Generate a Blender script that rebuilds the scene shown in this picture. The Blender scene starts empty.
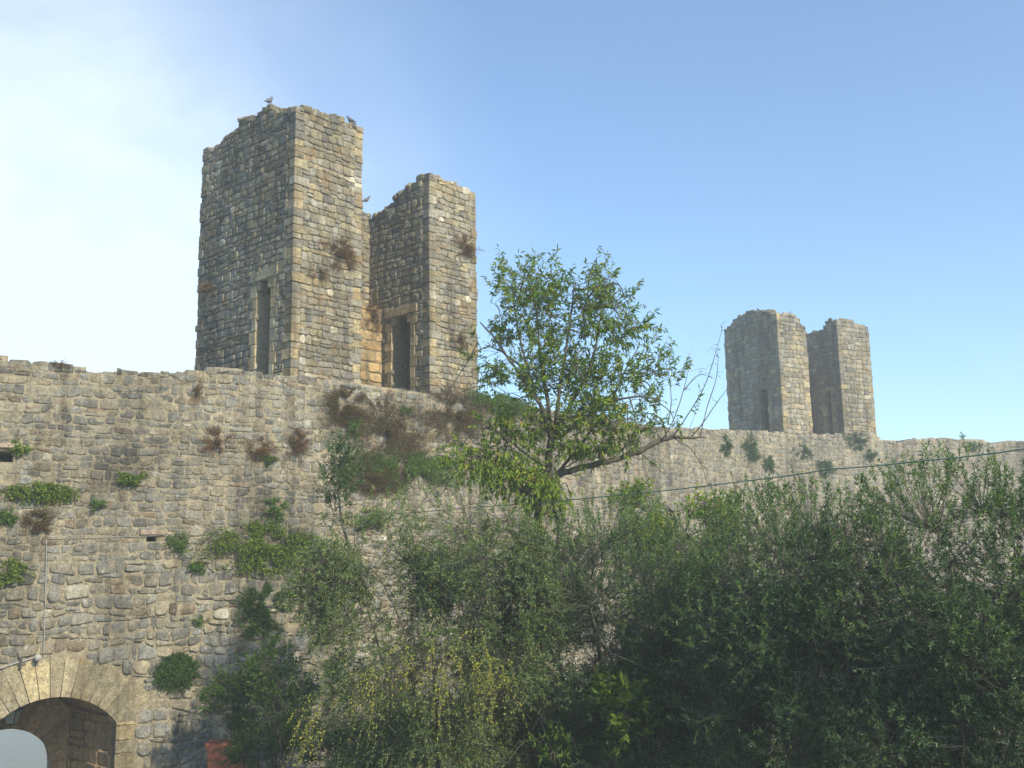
import bpy, math, random
import numpy as np
from mathutils import Vector, Matrix, noise
from mathutils.kdtree import KDTree

R = math.radians
rnd = random.Random(7)
rs = np.random.RandomState(11)
scn = bpy.context.scene
col = bpy.data.collections.new('place')
scn.collection.children.link(col)

# ------------------------------------------------------------------ camera
F = 1000.0
PITCH, ROLL = R(10.0), 0.0176
CAM = np.array([0.0, 0.0, 5.0])
fwd = np.array([0, math.cos(PITCH), math.sin(PITCH)])
r0 = np.array([1.0, 0, 0]); u0 = np.array([0, -math.sin(PITCH), math.cos(PITCH)])
cr, sr = math.cos(ROLL), math.sin(ROLL)
rgt = cr * r0 - sr * u0
upv = sr * r0 + cr * u0
cd = bpy.data.cameras.new('camera'); cam = bpy.data.objects.new('camera', cd)
scn.collection.objects.link(cam); scn.camera = cam
cd.sensor_width = 36; cd.lens = F / 1024 * 36; cd.clip_start = 0.1; cd.clip_end = 5000
M3 = Matrix(((rgt[0], upv[0], -fwd[0]), (rgt[1], upv[1], -fwd[1]), (rgt[2], upv[2], -fwd[2])))
cam.matrix_world = Matrix.Translation(Vector(CAM)) @ M3.to_4x4()

def ray(px, py):
    return fwd * F + rgt * (px - 512) + upv * (384 - py)
def at(px, py, Y):
    d = ray(px, py)
    return CAM + d * (Y / d[1])
def proj(p):
    v = np.asarray(p, float) - CAM
    z = v @ fwd
    return 512 + F * (v @ rgt) / z, 384 - F * (v @ upv) / z

# ------------------------------------------------------------------ object helpers
def link(o):
    col.objects.link(o); return o
def tag(o, label=None, cat=None, group=None, kind=None):
    if label: o['label'] = label
    if cat: o['category'] = cat
    if group: o['group'] = group
    if kind: o['kind'] = kind
    return o
def empty(name, loc, label, cat, group=None, kind=None):
    o = bpy.data.objects.new(name, None); o.location = [float(c) for c in loc]
    o.empty_display_size = 0.3
    link(o); return tag(o, label, cat, group, kind)

class MB:
    """collects vertices, faces and one colour per vertex"""
    def __init__(s):
        s.v = []; s.c = []; s.f = {}; s.n = 0
    def add(s, v, faces, c=(1, 1, 1), mi=0, flat=False):
        v = np.asarray(v, float).reshape(-1, 3)
        c = np.asarray(c, float)
        if c.ndim == 1: c = np.tile(c, (len(v), 1))
        s.v.append(v); s.c.append(c)
        if not isinstance(faces, (list, tuple)): faces = [faces]
        for fa in faces:
            fa = np.asarray(fa, int)
            if fa.size == 0: continue
            s.f.setdefault((fa.shape[1], mi, flat), []).append(fa + s.n)
        s.n += len(v)
    def build(s, name, mats, parent=None, smooth=True, origin=None):
        v = np.concatenate(s.v); c = np.concatenate(s.c)
        off = np.zeros(3)
        if parent is not None:
            par = parent; 
            while par is not None:
                off = off + np.array(par.location); par = par.parent
        elif origin is not None: off = np.array(origin, float)
        v = v - off
        me = bpy.data.meshes.new(name)
        me.vertices.add(len(v)); me.vertices.foreach_set('co', v.astype(np.float32).ravel())
        loops = []; starts = []; mis = []; sms = []; n = 0
        for (k, mi, fl), fs in s.f.items():
            fa = np.concatenate(fs)
            loops.append(fa.ravel()); starts.append(n + np.arange(len(fa)) * k); n += fa.size
            mis.append(np.full(len(fa), mi)); sms.append(np.full(len(fa), smooth and not fl))
        loops = np.concatenate(loops); starts = np.concatenate(starts); mis = np.concatenate(mis)
        me.loops.add(len(loops)); me.loops.foreach_set('vertex_index', loops.astype(np.int32))
        me.polygons.add(len(starts)); me.polygons.foreach_set('loop_start', starts.astype(np.int32))
        me.polygons.foreach_set('material_index', mis.astype(np.int32))
        me.polygons.foreach_set('use_smooth', np.concatenate(sms))
        me.update(calc_edges=True)
        a = me.attributes.new('col', 'FLOAT_COLOR', 'POINT')
        a.data.foreach_set('color', np.hstack([c, np.ones((len(c), 1))]).astype(np.float32).ravel())
        me.validate()
        if not isinstance(mats, (list, tuple)): mats = [mats]
        for m in mats: me.materials.append(m)
        o = bpy.data.objects.new(name, me)
        if parent is None: o.location = [float(q) for q in off]
        link(o); o.parent = parent
        return o

# ------------------------------------------------------------------ materials
def newmat(name):
    m = bpy.data.materials.new(name); m.use_nodes = True
    nt = m.node_tree; nt.nodes.clear()
    out = nt.nodes.new('ShaderNodeOutputMaterial')
    return m, nt, out
def nd(nt, t, **kw):
    n = nt.nodes.new(t)
    for k, v in kw.items():
        if k in n.inputs: n.inputs[k].default_value = v
        else: setattr(n, k, v)
    return n
def L(nt, a, b): nt.links.new(a, b)
def mixc(nt, fac, a, b, blend='MIX'):
    n = nt.nodes.new('ShaderNodeMix'); n.data_type = 'RGBA'; n.blend_type = blend
    for sock, val in ((n.inputs[0], fac), (n.inputs[6], a), (n.inputs[7], b)):
        if hasattr(val, 'links'): L(nt, val, sock)
        elif isinstance(val, (int, float)): sock.default_value = val
        else: sock.default_value = (*val, 1)
    return n.outputs[2]
def noise_n(nt, scale, detail=4, rough=0.6, dist=0.0, vec=None):
    n = nd(nt, 'ShaderNodeTexNoise', Scale=scale, Detail=detail, Roughness=rough, Distortion=dist)
    if vec is not None: L(nt, vec, n.inputs['Vector'])
    return n.outputs['Fac']
def ramp(nt, fac, pts):
    n = nt.nodes.new('ShaderNodeValToRGB'); e = n.color_ramp.elements
    e[0].position = pts[0][0]; e[0].color = (*[pts[0][1]] * 3, 1) if not hasattr(pts[0][1], '__len__') else (*pts[0][1], 1)
    e[1].position = pts[-1][0]; e[1].color = (*[pts[-1][1]] * 3, 1) if not hasattr(pts[-1][1], '__len__') else (*pts[-1][1], 1)
    for p, c in pts[1:-1]:
        x = e.new(p); x.color = (*[c] * 3, 1) if not hasattr(c, '__len__') else (*c, 1)
    L(nt, fac, n.inputs[0]); return n.outputs[0]

def stone_mat(name, stain=0.5, lichen=0.5, ochre=0.3, bump=0.9, smear=(0.245, 0.222, 0.165)):
    m, nt, out = newmat(name)
    b = nd(nt, 'ShaderNodeBsdfPrincipled', Roughness=0.93)
    b.inputs['Specular IOR Level'].default_value = 0.2
    at_ = nd(nt, 'ShaderNodeAttribute', attribute_name='col')
    pos = nd(nt, 'ShaderNodeNewGeometry').outputs['Position']
    c = at_.outputs['Color']
    n1 = noise_n(nt, 9, 6, 0.7, 0.3, pos)
    c = mixc(nt, 1.0, c, ramp(nt, n1, [(0.28, 0.50), (0.5, 0.95), (0.72, 1.45)]), 'MULTIPLY')
    nsm = noise_n(nt, 3.4, 8, 0.74, 0.6, pos)
    c = mixc(nt, ramp(nt, nsm, [(0.48, 0.0), (0.61, 0.72)]), c, smear)
    n1b = noise_n(nt, 30, 5, 0.75, 0.0, pos)
    c = mixc(nt, 1.0, c, ramp(nt, n1b, [(0.34, 0.55), (0.66, 1.4)]), 'MULTIPLY')
    # pale lichen spots
    n2 = noise_n(nt, 5.5, 7, 0.72, 0.2, pos)
    c = mixc(nt, ramp(nt, n2, [(0.57, 0.0), (0.70, lichen)]), c, (0.42, 0.41, 0.35))
    # ochre lichen / iron stain
    n3 = noise_n(nt, 1.9, 6, 0.7, 0.4, pos)
    c = mixc(nt, ramp(nt, n3, [(0.52, 0.0), (0.72, ochre)]), c, (0.30, 0.19, 0.07))
    # large dark weather stain, stretched down the wall
    mp = nd(nt, 'ShaderNodeMapping'); mp.inputs['Scale'].default_value = (0.55, 0.55, 0.22)
    L(nt, pos, mp.inputs[0])
    n4 = noise_n(nt, 1.0, 6, 0.65, 0.5, mp.outputs[0])
    c = mixc(nt, 1.0, c, ramp(nt, n4, [(0.36, 1.0 - stain), (0.56, 1.08)]), 'MULTIPLY')
    mp2 = nd(nt, 'ShaderNodeMapping'); mp2.inputs['Scale'].default_value = (2.6, 2.6, 0.16); L(nt, pos, mp2.inputs[0])
    n6 = noise_n(nt, 1.0, 5, 0.7, 0.3, mp2.outputs[0])
    c = mixc(nt, 1.0, c, ramp(nt, n6, [(0.36, 0.66), (0.52, 1.04)]), 'MULTIPLY')
    L(nt, c, b.inputs['Base Color'])
    bp = nd(nt, 'ShaderNodeBump', Strength=bump, Distance=0.06)
    n5 = noise_n(nt, 13, 9, 0.78, 0.3, pos)
    L(nt, n5, bp.inputs['Height']); L(nt, bp.outputs[0], b.inputs['Normal'])
    L(nt, b.outputs[0], out.inputs[0])
    return m
M_stone = stone_mat('rubble_stone', 0.48, 0.85, 0.22)
M_mortar = stone_mat('lime_mortar', 0.30, 0.45, 0.20, 0.9)
M_tstone = stone_mat('tower_stone', 0.35, 0.45, 0.6, .8, (0.215, 0.188, 0.122))
M_vault = stone_mat('vault_stone', 0.2, 0.1, 0.35, .8, (0.36, 0.25, 0.14))  # raised warm tone, here and in the passage colours, carries bounce light
M_tmortar = stone_mat('tower_mortar', 0.30, 0.2, 0.45, 0.9)

def leaf_mat(name, rough=0.6, trans=0.38, spec=0.2):
    m, nt, out = newmat(name)
    a = nd(nt, 'ShaderNodeAttribute', attribute_name='col')
    b = nd(nt, 'ShaderNodeBsdfPrincipled', Roughness=rough)
    b.inputs['Specular IOR Level'].default_value = spec
    L(nt, a.outputs[0], b.inputs['Base Color'])
    t = nd(nt, 'ShaderNodeBsdfTranslucent')
    tc = mixc(nt, 1.0, a.outputs[0], (1.25, 1.5, 0.45), 'MULTIPLY')
    L(nt, tc, t.inputs['Color'])
    mx = nd(nt, 'ShaderNodeMixShader', Fac=trans)
    L(nt, b.outputs[0], mx.inputs[1]); L(nt, t.outputs[0], mx.inputs[2])
    L(nt, mx.outputs[0], out.inputs[0])
    return m
M_leaf = leaf_mat('broad_leaf')
M_olive = leaf_mat('olive_leaf', 0.6, 0.25, 0.2)
M_dry = leaf_mat('dry_leaf', 0.8, 0.25, 0.1)

def bark_mat(name, base):
    m, nt, out = newmat(name)
    b = nd(nt, 'ShaderNodeBsdfPrincipled', Roughness=0.9)
    a = nd(nt, 'ShaderNodeAttribute', attribute_name='col')
    pos = nd(nt, 'ShaderNodeNewGeometry').outputs['Position']
    n = noise_n(nt, 22, 6, 0.7, 0.4, pos)
    c = mixc(nt, 1.0, a.outputs[0], base, 'MULTIPLY')
    c = mixc(nt, 1.0, c, ramp(nt, n, [(0.3, 0.5), (0.7, 1.5)]), 'MULTIPLY')
    L(nt, c, b.inputs['Base Color'])
    bp = nd(nt, 'ShaderNodeBump', Strength=0.8, Distance=0.03); L(nt, n, bp.inputs['Height']); L(nt, bp.outputs[0], b.inputs['Normal'])
    L(nt, b.outputs[0], out.inputs[0]); return m
M_bark = bark_mat('bark', (0.085, 0.076, 0.055))
M_obark = bark_mat('olive_bark', (0.075, 0.075, 0.05))

def plain(name, colr, rough=0.6, metal=0.0, nscale=12, amt=0.25, bump=0.15, spec=0.5):
    m, nt, out = newmat(name)
    b = nd(nt, 'ShaderNodeBsdfPrincipled', Roughness=rough, Metallic=metal)
    b.inputs['Specular IOR Level'].default_value = spec
    tc = nd(nt, 'ShaderNodeTexCoord').outputs['Object']
    n = noise_n(nt, nscale, 5, 0.65, 0.2, tc)
    c = mixc(nt, 1.0, colr, ramp(nt, n, [(0.3, 1 - amt), (0.7, 1 + amt)]), 'MULTIPLY')
    L(nt, c, b.inputs['Base Color'])
    bp = nd(nt, 'ShaderNodeBump', Strength=bump, Distance=0.02); L(nt, n, bp.inputs['Height']); L(nt, bp.outputs[0], b.inputs['Normal'])
    L(nt, b.outputs[0], out.inputs[0]); return m
M_terra = plain('terracotta', (0.26, 0.085, 0.045), 0.85, 0, 7, 0.45, 0.2)
M_soil = plain('potting_soil', (0.05, 0.035, 0.025), 0.95, 0, 30, 0.5, 1)
M_metal = plain('painted_iron', (0.05, 0.055, 0.05), 0.5, 0.3, 20, 0.3, 0.1)
M_conduit = plain('grey_conduit', (0.26, 0.26, 0.24), 0.6, 0.0, 20, 0.2, 0.05)
M_wire = plain('green_plastic_wire', (0.10, 0.17, 0.13), 0.5, 0, 30, 0.2, 0.0)
M_blue = plain('blue_plastic', (0.015, 0.06, 0.13), 0.5, 0, 10, 0.15, 0.02)
M_bird = plain('feathers', (0.10, 0.10, 0.12), 0.8, 0, 30, 0.4, 0.2)
M_plaster = plain('house_plaster', (0.50, 0.40, 0.28), 0.9, 0, 2, 0.15, 0.2)
M_tile = plain('roof_tiles', (0.34, 0.15, 0.08), 0.85, 0, 8, 0.3, 0.4)
M_wood = plain('shutter_wood', (0.07, 0.10, 0.06), 0.7, 0, 8, 0.3, 0.1)
mg, nt, out = newmat('frosted_glass')
b = nd(nt, 'ShaderNodeBsdfPrincipled', Roughness=0.35); b.inputs['Base Color'].default_value = (0.55, 0.66, 0.60, 1)
b.inputs['Transmission Weight'].default_value = 0.25
L(nt, b.outputs[0], out.inputs[0]); M_glass = mg

# ground material
def ground_mat(name, grassy):
    m, nt, out = newmat(name)
    b = nd(nt, 'ShaderNodeBsdfPrincipled', Roughness=0.95)
    pos = nd(nt, 'ShaderNodeNewGeometry').outputs['Position']
    n = noise_n(nt, 0.8, 6, 0.65, 0.3, pos); n2 = noise_n(nt, 12, 6, 0.7, 0.2, pos)
    c = ramp(nt, n, [(0.38, (0.20, 0.15, 0.10)), (0.5, (0.09, 0.09, 0.04)), (0.62, (0.045, 0.07, 0.02))] if grassy else
             [(0.35, (0.22, 0.19, 0.14)), (0.65, (0.14, 0.12, 0.09))])
    c = mixc(nt, 1.0, c, ramp(nt, n2, [(0.3, 0.6), (0.7, 1.4)]), 'MULTIPLY')
    L(nt, c, b.inputs['Base Color'])
    bp = nd(nt, 'ShaderNodeBump', Strength=0.8, Distance=0.08); L(nt, n2, bp.inputs['Height']); L(nt, bp.outputs[0], b.inputs['Normal'])
    L(nt, b.outputs[0], out.inputs[0]); return m
M_ground = ground_mat('garden_soil', True)
M_road = ground_mat('gate_road_gravel', False)

# ------------------------------------------------------------------ geometry primitives
def rbox(mb, c, ax, half, r=0.02, colr=(1, 1, 1), jit=0.0, mi=0):
    """box with chamfered edges; ax = 3 unit axes"""
    c = np.asarray(c, float); ax = np.asarray(ax, float); h = np.asarray(half, float)
    r = min(r, h.min() * 0.45)
    vs = []
    for sx in (-1, 1):
        for sy in (-1, 1):
            for sz in (-1, 1):
                s = np.array([sx, sy, sz], float)
                j = (rs.rand(3) - .5) * jit
                for k in range(3):
                    q = s * h - s * r; q[k] = s[k] * h[k]
                    vs.append(c + (q + j) @ ax)
    vs = np.array(vs)
    def idx(sx, sy, sz, k): return ((sx * 2 + sy) * 2 + sz) * 3 + k
    q = []; t = []
    for k in range(3):
        a, b_ = [(1, 2), (2, 0), (0, 1)][k]
        for s in (0, 1):
            loop = []
            for (p, w) in ((0, 0), (1, 0), (1, 1), (0, 1)):
                g = [0, 0, 0]; g[k] = s; g[a] = p; g[b_] = w
                loop.append(idx(*g, k))
            q.append(loop if s else loop[::-1])
    for k in range(3):
        a, b_ = [(1, 2), (2, 0), (0, 1)][k]
        for p in (0, 1):
            for w in (0, 1):
                g0 = [0, 0, 0]; g0[a] = p; g0[b_] = w; g1 = list(g0); g1[k] = 1
                lp = [idx(*g0, a), idx(*g1, a), idx(*g1, b_), idx(*g0, b_)]
                q.append(lp if p == w else lp[::-1])
    for sx in (0, 1):
        for sy in (0, 1):
            for sz in (0, 1):
                lp = [idx(sx, sy, sz, 0), idx(sx, sy, sz, 1), idx(sx, sy, sz, 2)]
                t.append(lp if (sx + sy + sz) % 2 else lp[::-1])
    q = np.array(q); t = np.array(t)
    for fa in (q, t):
        p0, p1, p2 = vs[fa[:, 0]], vs[fa[:, 1]], vs[fa[:, 2]]
        nr = np.cross(p1 - p0, p2 - p0); bad = ((p0 - c) * nr).sum(1) < 0
        fa[bad] = fa[bad][:, ::-1]
    mb.add(vs, [q, t], colr, mi, True)

def tube(mb, pts, rad, sides=5, colr=(1, 1, 1), mi=0, cap=False):
    pts = np.asarray(pts, float); n = len(pts)
    rad = np.full(n, rad) if np.isscalar(rad) else np.asarray(rad, float)
    t = np.gradient(pts, axis=0); t /= (np.linalg.norm(t, axis=1)[:, None] + 1e-9)
    a = np.array([0.0, 0, 1.0]) if abs(t[0][2]) < 0.9 else np.array([1.0, 0, 0])
    x = np.cross(t, a); x /= (np.linalg.norm(x, axis=1)[:, None] + 1e-9)
    y = np.cross(t, x)
    an = np.arange(sides) * 2 * math.pi / sides
    v = (pts[:, None, :] + rad[:, None, None] * (np.cos(an)[None, :, None] * x[:, None, :] + np.sin(an)[None, :, None] * y[:, None, :]))
    i = np.arange(n - 1)[:, None] * sides; j = np.arange(sides)[None, :]; j2 = (j + 1) % sides
    f = np.stack([i + j, i + j2, i + sides + j2, i + sides + j], -1).reshape(-1, 4)
    fs = [f]
    v = v.reshape(-1, 3)
    if cap:
        k = len(v); v = np.vstack([v, pts[:1], pts[-1:]])
        jj = np.arange(sides); j3 = (jj + 1) % sides; e = (n - 1) * sides
        fs.append(np.stack([np.full(sides, k), j3, jj], -1)); fs.append(np.stack([np.full(sides, k + 1), e + jj, e + j3], -1))
    mb.add(v, fs, colr, mi)

# ------------------------------------------------------------------ masonry
ANG = np.arange(12) * 2 * math.pi / 12 + math.pi / 12
def pal_wall():
    g = rs.rand()
    if g < 0.58: c = np.array([0.180, 0.178, 0.158])
    elif g < 0.80: c = np.array([0.215, 0.195, 0.150])
    elif g < 0.93: c = np.array([0.26, 0.225, 0.155])
    elif g < 0.955: c = np.array([0.38, 0.36, 0.29])
    else: c = np.array([0.20, 0.155, 0.11])
    return c * (0.62 + 0.72 * rs.rand())
def pal_tower():
    g = rs.rand()
    if g < 0.50: c = np.array([0.235, 0.224, 0.185])
    elif g < 0.84: c = np.array([0.25, 0.222, 0.155])
    elif g < 0.93: c = np.array([0.31, 0.265, 0.165])
    elif g < 0.965: c = np.array([0.42, 0.38, 0.29])
    else: c = np.array([0.15, 0.145, 0.13])
    return c * (0.66 + 0.68 * rs.rand())
def pal_ashlar():
    c = np.array([0.36, 0.29, 0.165]) if rs.rand() < 0.7 else np.array([0.27, 0.235, 0.16])
    return c * (0.66 + 0.68 * rs.rand())

def stone(mb, surf, q, pal, prot, n=None):
    """one rounded stone on a surface; q = 4 corners (u,v) ccw"""
    n = n or rs.uniform(3.5, 11.0)
    ca, sa = np.cos(ANG), np.sin(ANG)
    k = (np.abs(ca) ** n + np.abs(sa) ** n) ** (-1 / n)
    x, y = ca * k, sa * k
    rg = 1 + (rs.rand(12) - .5) * 0.17
    h = prot * rs.uniform(0.35, 1.35)
    hs = [-0.03, h * 0.75, h]
    sc = [1.0, 0.965, 0.74]
    us = []; vs = []; ds = []
    tx, ty = (rs.rand(2) - .5) * prot * 1.3
    for s, hh in zip(sc, hs):
        X, Yy = x * s * rg, y * s * rg
        a, b = (X + 1) / 2, (Yy + 1) / 2
        us.append((1 - a) * (1 - b) * q[0][0] + a * (1 - b) * q[1][0] + a * b * q[2][0] + (1 - a) * b * q[3][0])
        vs.append((1 - a) * (1 - b) * q[0][1] + a * (1 - b) * q[1][1] + a * b * q[2][1] + (1 - a) * b * q[3][1])
        d = np.full(12, hh)
        if hh > 0: d = d + (rs.rand(12) - .5) * prot * 0.75 + X * tx + Yy * ty
        ds.append(d)
    us.append([np.mean([p[0] for p in q])]); vs.append([np.mean([p[1] for p in q])]); ds.append([h + (rs.rand() - .5) * prot * 0.5])
    P = surf(np.concatenate(us), np.concatenate(vs), np.concatenate(ds))
    j = np.arange(12); j2 = (j + 1) % 12
    qd = np.concatenate([np.stack([r * 12 + j, r * 12 + j2, r * 12 + 12 + j2, r * 12 + 12 + j], -1) for r in (0, 1)])
    tr = np.stack([24 + j, 24 + j2, np.full(12, 36)], -1)
    mb.add(P, [qd, tr], pal(), 0)

def masonry(mb, surf, ua, ub, va, vb, ch, sw, inside, pal, prot=0.035, gap=0.012, wob=0.02, big=None):
    """coursed rubble over [ua,ub]x[va,vb]"""
    v = va; sd = rs.uniform(0, 100)
    def wf(u, k): return wob * (math.sin(u * 1.7 + k * 2.1 + sd) + 0.6 * math.sin(u * 4.3 + k * 5.7 + sd) + 0.5*math.sin(u*9.1+k*3.3))
    k = 0
    while v < vb:
        h = rs.uniform(*ch)
        if v + h > vb - 0.06: h = vb - v
        if h < 0.05: break
        u = ua + (rs.rand() * -sw[0] if True else 0)
        while u < ub:
            w = rs.uniform(*sw)
            if rs.rand() < 0.12: w *= 1.5
            a, b = max(u, ua), min(u + w, ub)
            if ub - b < 0.1: b = ub
            if b - a > 0.05:
                parts = [(v, v + h)]
                if rs.rand() < 0.09 and h > 0.17:
                    s = rs.uniform(0.35, 0.65); parts = [(v, v + h * s), (v + h * s, v + h)]
                for (p0, p1) in parts:
                    uc, vc = (a + b) / 2, (p0 + p1) / 2
                    if inside(uc, vc) and inside(a + 0.25*(b-a), vc) and inside(b - 0.25*(b-a), vc):
                        g = gap * rs.uniform(0.5, 1.5)
                        jj = (rs.rand(4) - .5) * wob
                        w00, w10 = wf(a, k), wf(b, k); w01, w11 = wf(a, k + 1), wf(b, k + 1)
                        if len(parts) == 2: w00 = w10 = w01 = w11 = 0.5 * (w00 + w11)
                        if p0 <= va + 1e-6: w00 = w10 = 0
                        q = [(a + g + jj[0], p0 + g + w00), (b - g + jj[1], p0 + g + w10), (b - g + jj[2], p1 - g + w11), (a + g + jj[3], p1 - g + w01)]
                        stone(mb, surf, q, pal, prot)
            if b >= ub: break
            u += w
        v += h; k += 1

def mask_solid(mb, surf, ua, ub, va, vb, cell, inside, thick, colr, mi=1, back=True, d0=0.0):
    nu = max(1, int(round((ub - ua) / cell))); nv = max(1, int(round((vb - va) / cell)))
    U = np.linspace(ua, ub, nu + 1); V = np.linspace(va, vb, nv + 1)
    m = np.zeros((nu + 2, nv + 2), bool)
    for i in range(nu):
        for j in range(nv):
            m[i + 1, j + 1] = inside((U[i] + U[i + 1]) / 2, (V[j] + V[j + 1]) / 2)
    gu, gv = np.meshgrid(U, V, indexing='ij')
    jt = (rs.rand(nu + 1, nv + 1) - .5) * 0.012
    Pf = surf(gu.ravel(), gv.ravel(), (d0 + jt).ravel()); Pb = surf(gu.ravel(), gv.ravel(), np.full(gu.size, -thick))
    N = gu.size
    def id_(i, j): return i * (nv + 1) + j
    q = []
    for i in range(nu):
        for j in range(nv):
            if not m[i + 1, j + 1]: continue
            a, b, c, d = id_(i, j), id_(i + 1, j), id_(i + 1, j + 1), id_(i, j + 1)
            q.append((a, b, c, d))
            if back: q.append((N + d, N + c, N + b, N + a))
            if not m[i + 1, j]: q.append((a, N + a, N + b, b))
            if not m[i + 1, j + 2]: q.append((c, N + c, N + d, d))
            if not m[i, j + 1]: q.append((d, N + d, N + a, a))
            if not m[i + 2, j + 1]: q.append((b, N + b, N + c, c))
    mb.add(np.vstack([Pf, Pb]), np.array(q), colr, mi)

MORT = (0.275, 0.24, 0.165)
TMORT = (0.235, 0.20, 0.13)

# ------------------------------------------------------------------ layout of towers and wall
def col_len(p0, d, px, z):
    """t with p0 + t*d projecting on column px"""
    lo, hi = 0.0, 40.0
    f = lambda t: proj([p0[0] + d[0] * t, p0[1] + d[1] * t, z])[0] - px
    s = np.sign(f(lo + 1e-4))
    for _ in range(60):
        mid = (lo + hi) / 2
        if np.sign(f(mid)) == s: lo = mid
        else: hi = mid
    return lo

def tower_layout(px0, py0, Y, phi, cols, pytop):
    p0 = at(px0, py0, Y); zb = p0[2]
    d = np.array([math.sin(phi), math.cos(phi)]); bk = np.array([-d[1], d[0]])
    T = dict(p0=p0[:2], z=zb, d=d, b=bk)
    T['w1'] = col_len(p0, d, cols[1], zb); T['g'] = col_len(p0, d, cols[2], zb); T['w'] = col_len(p0, d, cols[3], zb)
    T['dep'] = col_len(p0, bk, cols[0], zb)
    dd = ray(*pytop); k = Y / dd[1]; T['top'] = CAM[2] + dd[2] * k - zb
    print('tower', {k: (np.round(v, 2)) for k, v in T.items()})
    return T
T1 = tower_layout(290.5, 377, 24.4, R(42), (194, 360, 430, 478), (294, 108))
T2 = tower_layout(784, 433, 51.5, R(61), (730, 813, 845, 877), (776, 313))

# wall front path (XY), left to right; faces the camera side
def off(p, d, b, t, back): return p + d * t + b * back
w = []
a = off(T1['p0'], T1['d'], T1['b'], -0.3, -0.22)
dl = np.array([math.sin(R(60)), math.cos(R(60))])
w.append(a - dl * 14); w.append(a - dl * 0.8); w.append(a + T1['d'] * 0.6)
w.append(off(T1['p0'], T1['d'], T1['b'], T1['w'] - .4, -0.22))
w.append(off(T2['p0'], T2['d'], T2['b'], -1.2, -0.10))
w.append(off(T2['p0'], T2['d'], T2['b'], T2['w'] + 0.6, -0.10))
w.append(w[-1] + np.array([math.sin(R(68)), math.cos(R(68))]) * 26)
w = np.array(w)
# resample and round the corners
seg = np.r_[0, np.cumsum(np.linalg.norm(np.diff(w, axis=0), axis=1))]
S = np.arange(0, seg[-1], 0.1)
WX = np.interp(S, seg, w[:, 0]); WY = np.interp(S, seg, w[:, 1])
ker = np.ones(9) / 9
def sm(a): return np.convolve(np.pad(a, 4, mode='reflect', reflect_type='odd'), ker, 'valid')
WX, WY = sm(WX), sm(WY)
tx, ty = np.gradient(WX), np.gradient(WY); l_ = np.hypot(tx, ty); NX, NY = ty / l_, -tx / l_
TOPPX = [(-200, 350), (0, 357), (20, 360), (60, 364), (100, 371), (140, 372), (194, 372), (215, 367), (240, 369), (290, 378), (330, 380), (380, 386),
         (430, 393), (480, 398), (520, 403), (560, 412), (600, 419), (660, 427), (720, 430), (780, 432), (850, 436), (878, 437), (886, 441), (940, 438), (984, 440), (990, 443), (1024, 441), (1400, 446)]
tpx, tpy = zip(*TOPPX)
WT = np.zeros(len(S)); z = 9.8
for i in range(len(S)):
    for _ in range(3):
        px = proj([WX[i], WY[i], z])[0]
        d = ray(px, np.interp(px, tpx, tpy)); z = CAM[2] + d[2] * WY[i] / d[1]
    WT[i] = z
def wall_surf(u, v, d):
    u = np.asarray(u, float); v = np.asarray(v, float); d = np.asarray(d, float)
    x = np.interp(u, S, WX) + np.interp(u, S, NX) * d; y = np.interp(u, S, WY) + np.interp(u, S, NY) * d
    return np.stack([x, y, v + 0 * u], -1)
WPX = np.array([proj([WX[i], WY[i], 4.0])[0] for i in range(len(S))])
def u_of_px(px, py=None):
    z = 4.0
    u = np.interp(px, WPX, S)
    if py is None: return u
    for _ in range(4):   # refine with height
        y = np.interp(u, S, WY); z = at(px, py, y)[2]
        i = np.clip(np.searchsorted(S, u), 5, len(S) - 6)
        loc = [proj([WX[k], WY[k], z])[0] for k in (i - 4, i + 4)]
        u = S[i - 4] + (px - loc[0]) / (loc[1] - loc[0]) * (S[i + 4] - S[i - 4])
    return u
def wall_at(px, py):
    u = u_of_px(px, py); y = np.interp(u, S, WY); return u, at(px, py, y)[2]
tn = [noise.noise(Vector((s * 1.6, 3.1, 0))) * 0.10 + noise.noise(Vector((s * 5, 7.1, 0))) * 0.05 for s in S]
WTT = WT + np.array(tn)
def wtop(u):
    x = min(max(u * 10, 0), len(S) - 1.001); i = int(x); f = x - i
    return WTT[i] * (1 - f) + WTT[i + 1] * f

# gate
ug, zg = wall_at(55, 697)      # crown of the soffit
uj, zj = wall_at(116, 722)     # right springing
HALF = uj - ug; RISE = max(zg - zj, .3)
RAD = (HALF ** 2 + RISE ** 2) / (2 * RISE)
CZg = zg - RAD
RING = 0.86
print('gate', ug, zg, uj, zj, 'half', HALF, 'rise', RISE)
ZROAD = -1.3
def in_gate(u, v, e=0.0):
    if abs(u - ug) > HALF + (e if v < zj else 0) + 0.0: 
        if v < zj: return False
    if v < zj: return abs(u - ug) < HALF + e
    return math.hypot(u - ug, v - CZg) < RAD + e and v > zj - 0.001 and abs(u - ug) < HALF + e
holes = []
for (px, py, wd, hg) in ((4, 456, 0.30, 0.30), (152, 539, 0.22, 0.14)):
    hu, hv = wall_at(px, py); holes.append((hu - wd / 2, hu + wd / 2, hv - hg / 2, hv + hg / 2))
def in_ring(u, v):
    a = math.atan2(u - ug, v - CZg)
    return v > CZg and abs(a) < math.asin(min(1, HALF / RAD)) + 0.10 and math.hypot(u - ug, v - CZg) < RAD + RING
def solid_wall(u, v):
    if v > wtop(u) - 0.03: return False
    if in_gate(u, v, 0.10): return False
    for h in holes:
        if h[0] < u < h[1] and h[2] < v < h[3]: return False
    return True
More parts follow.
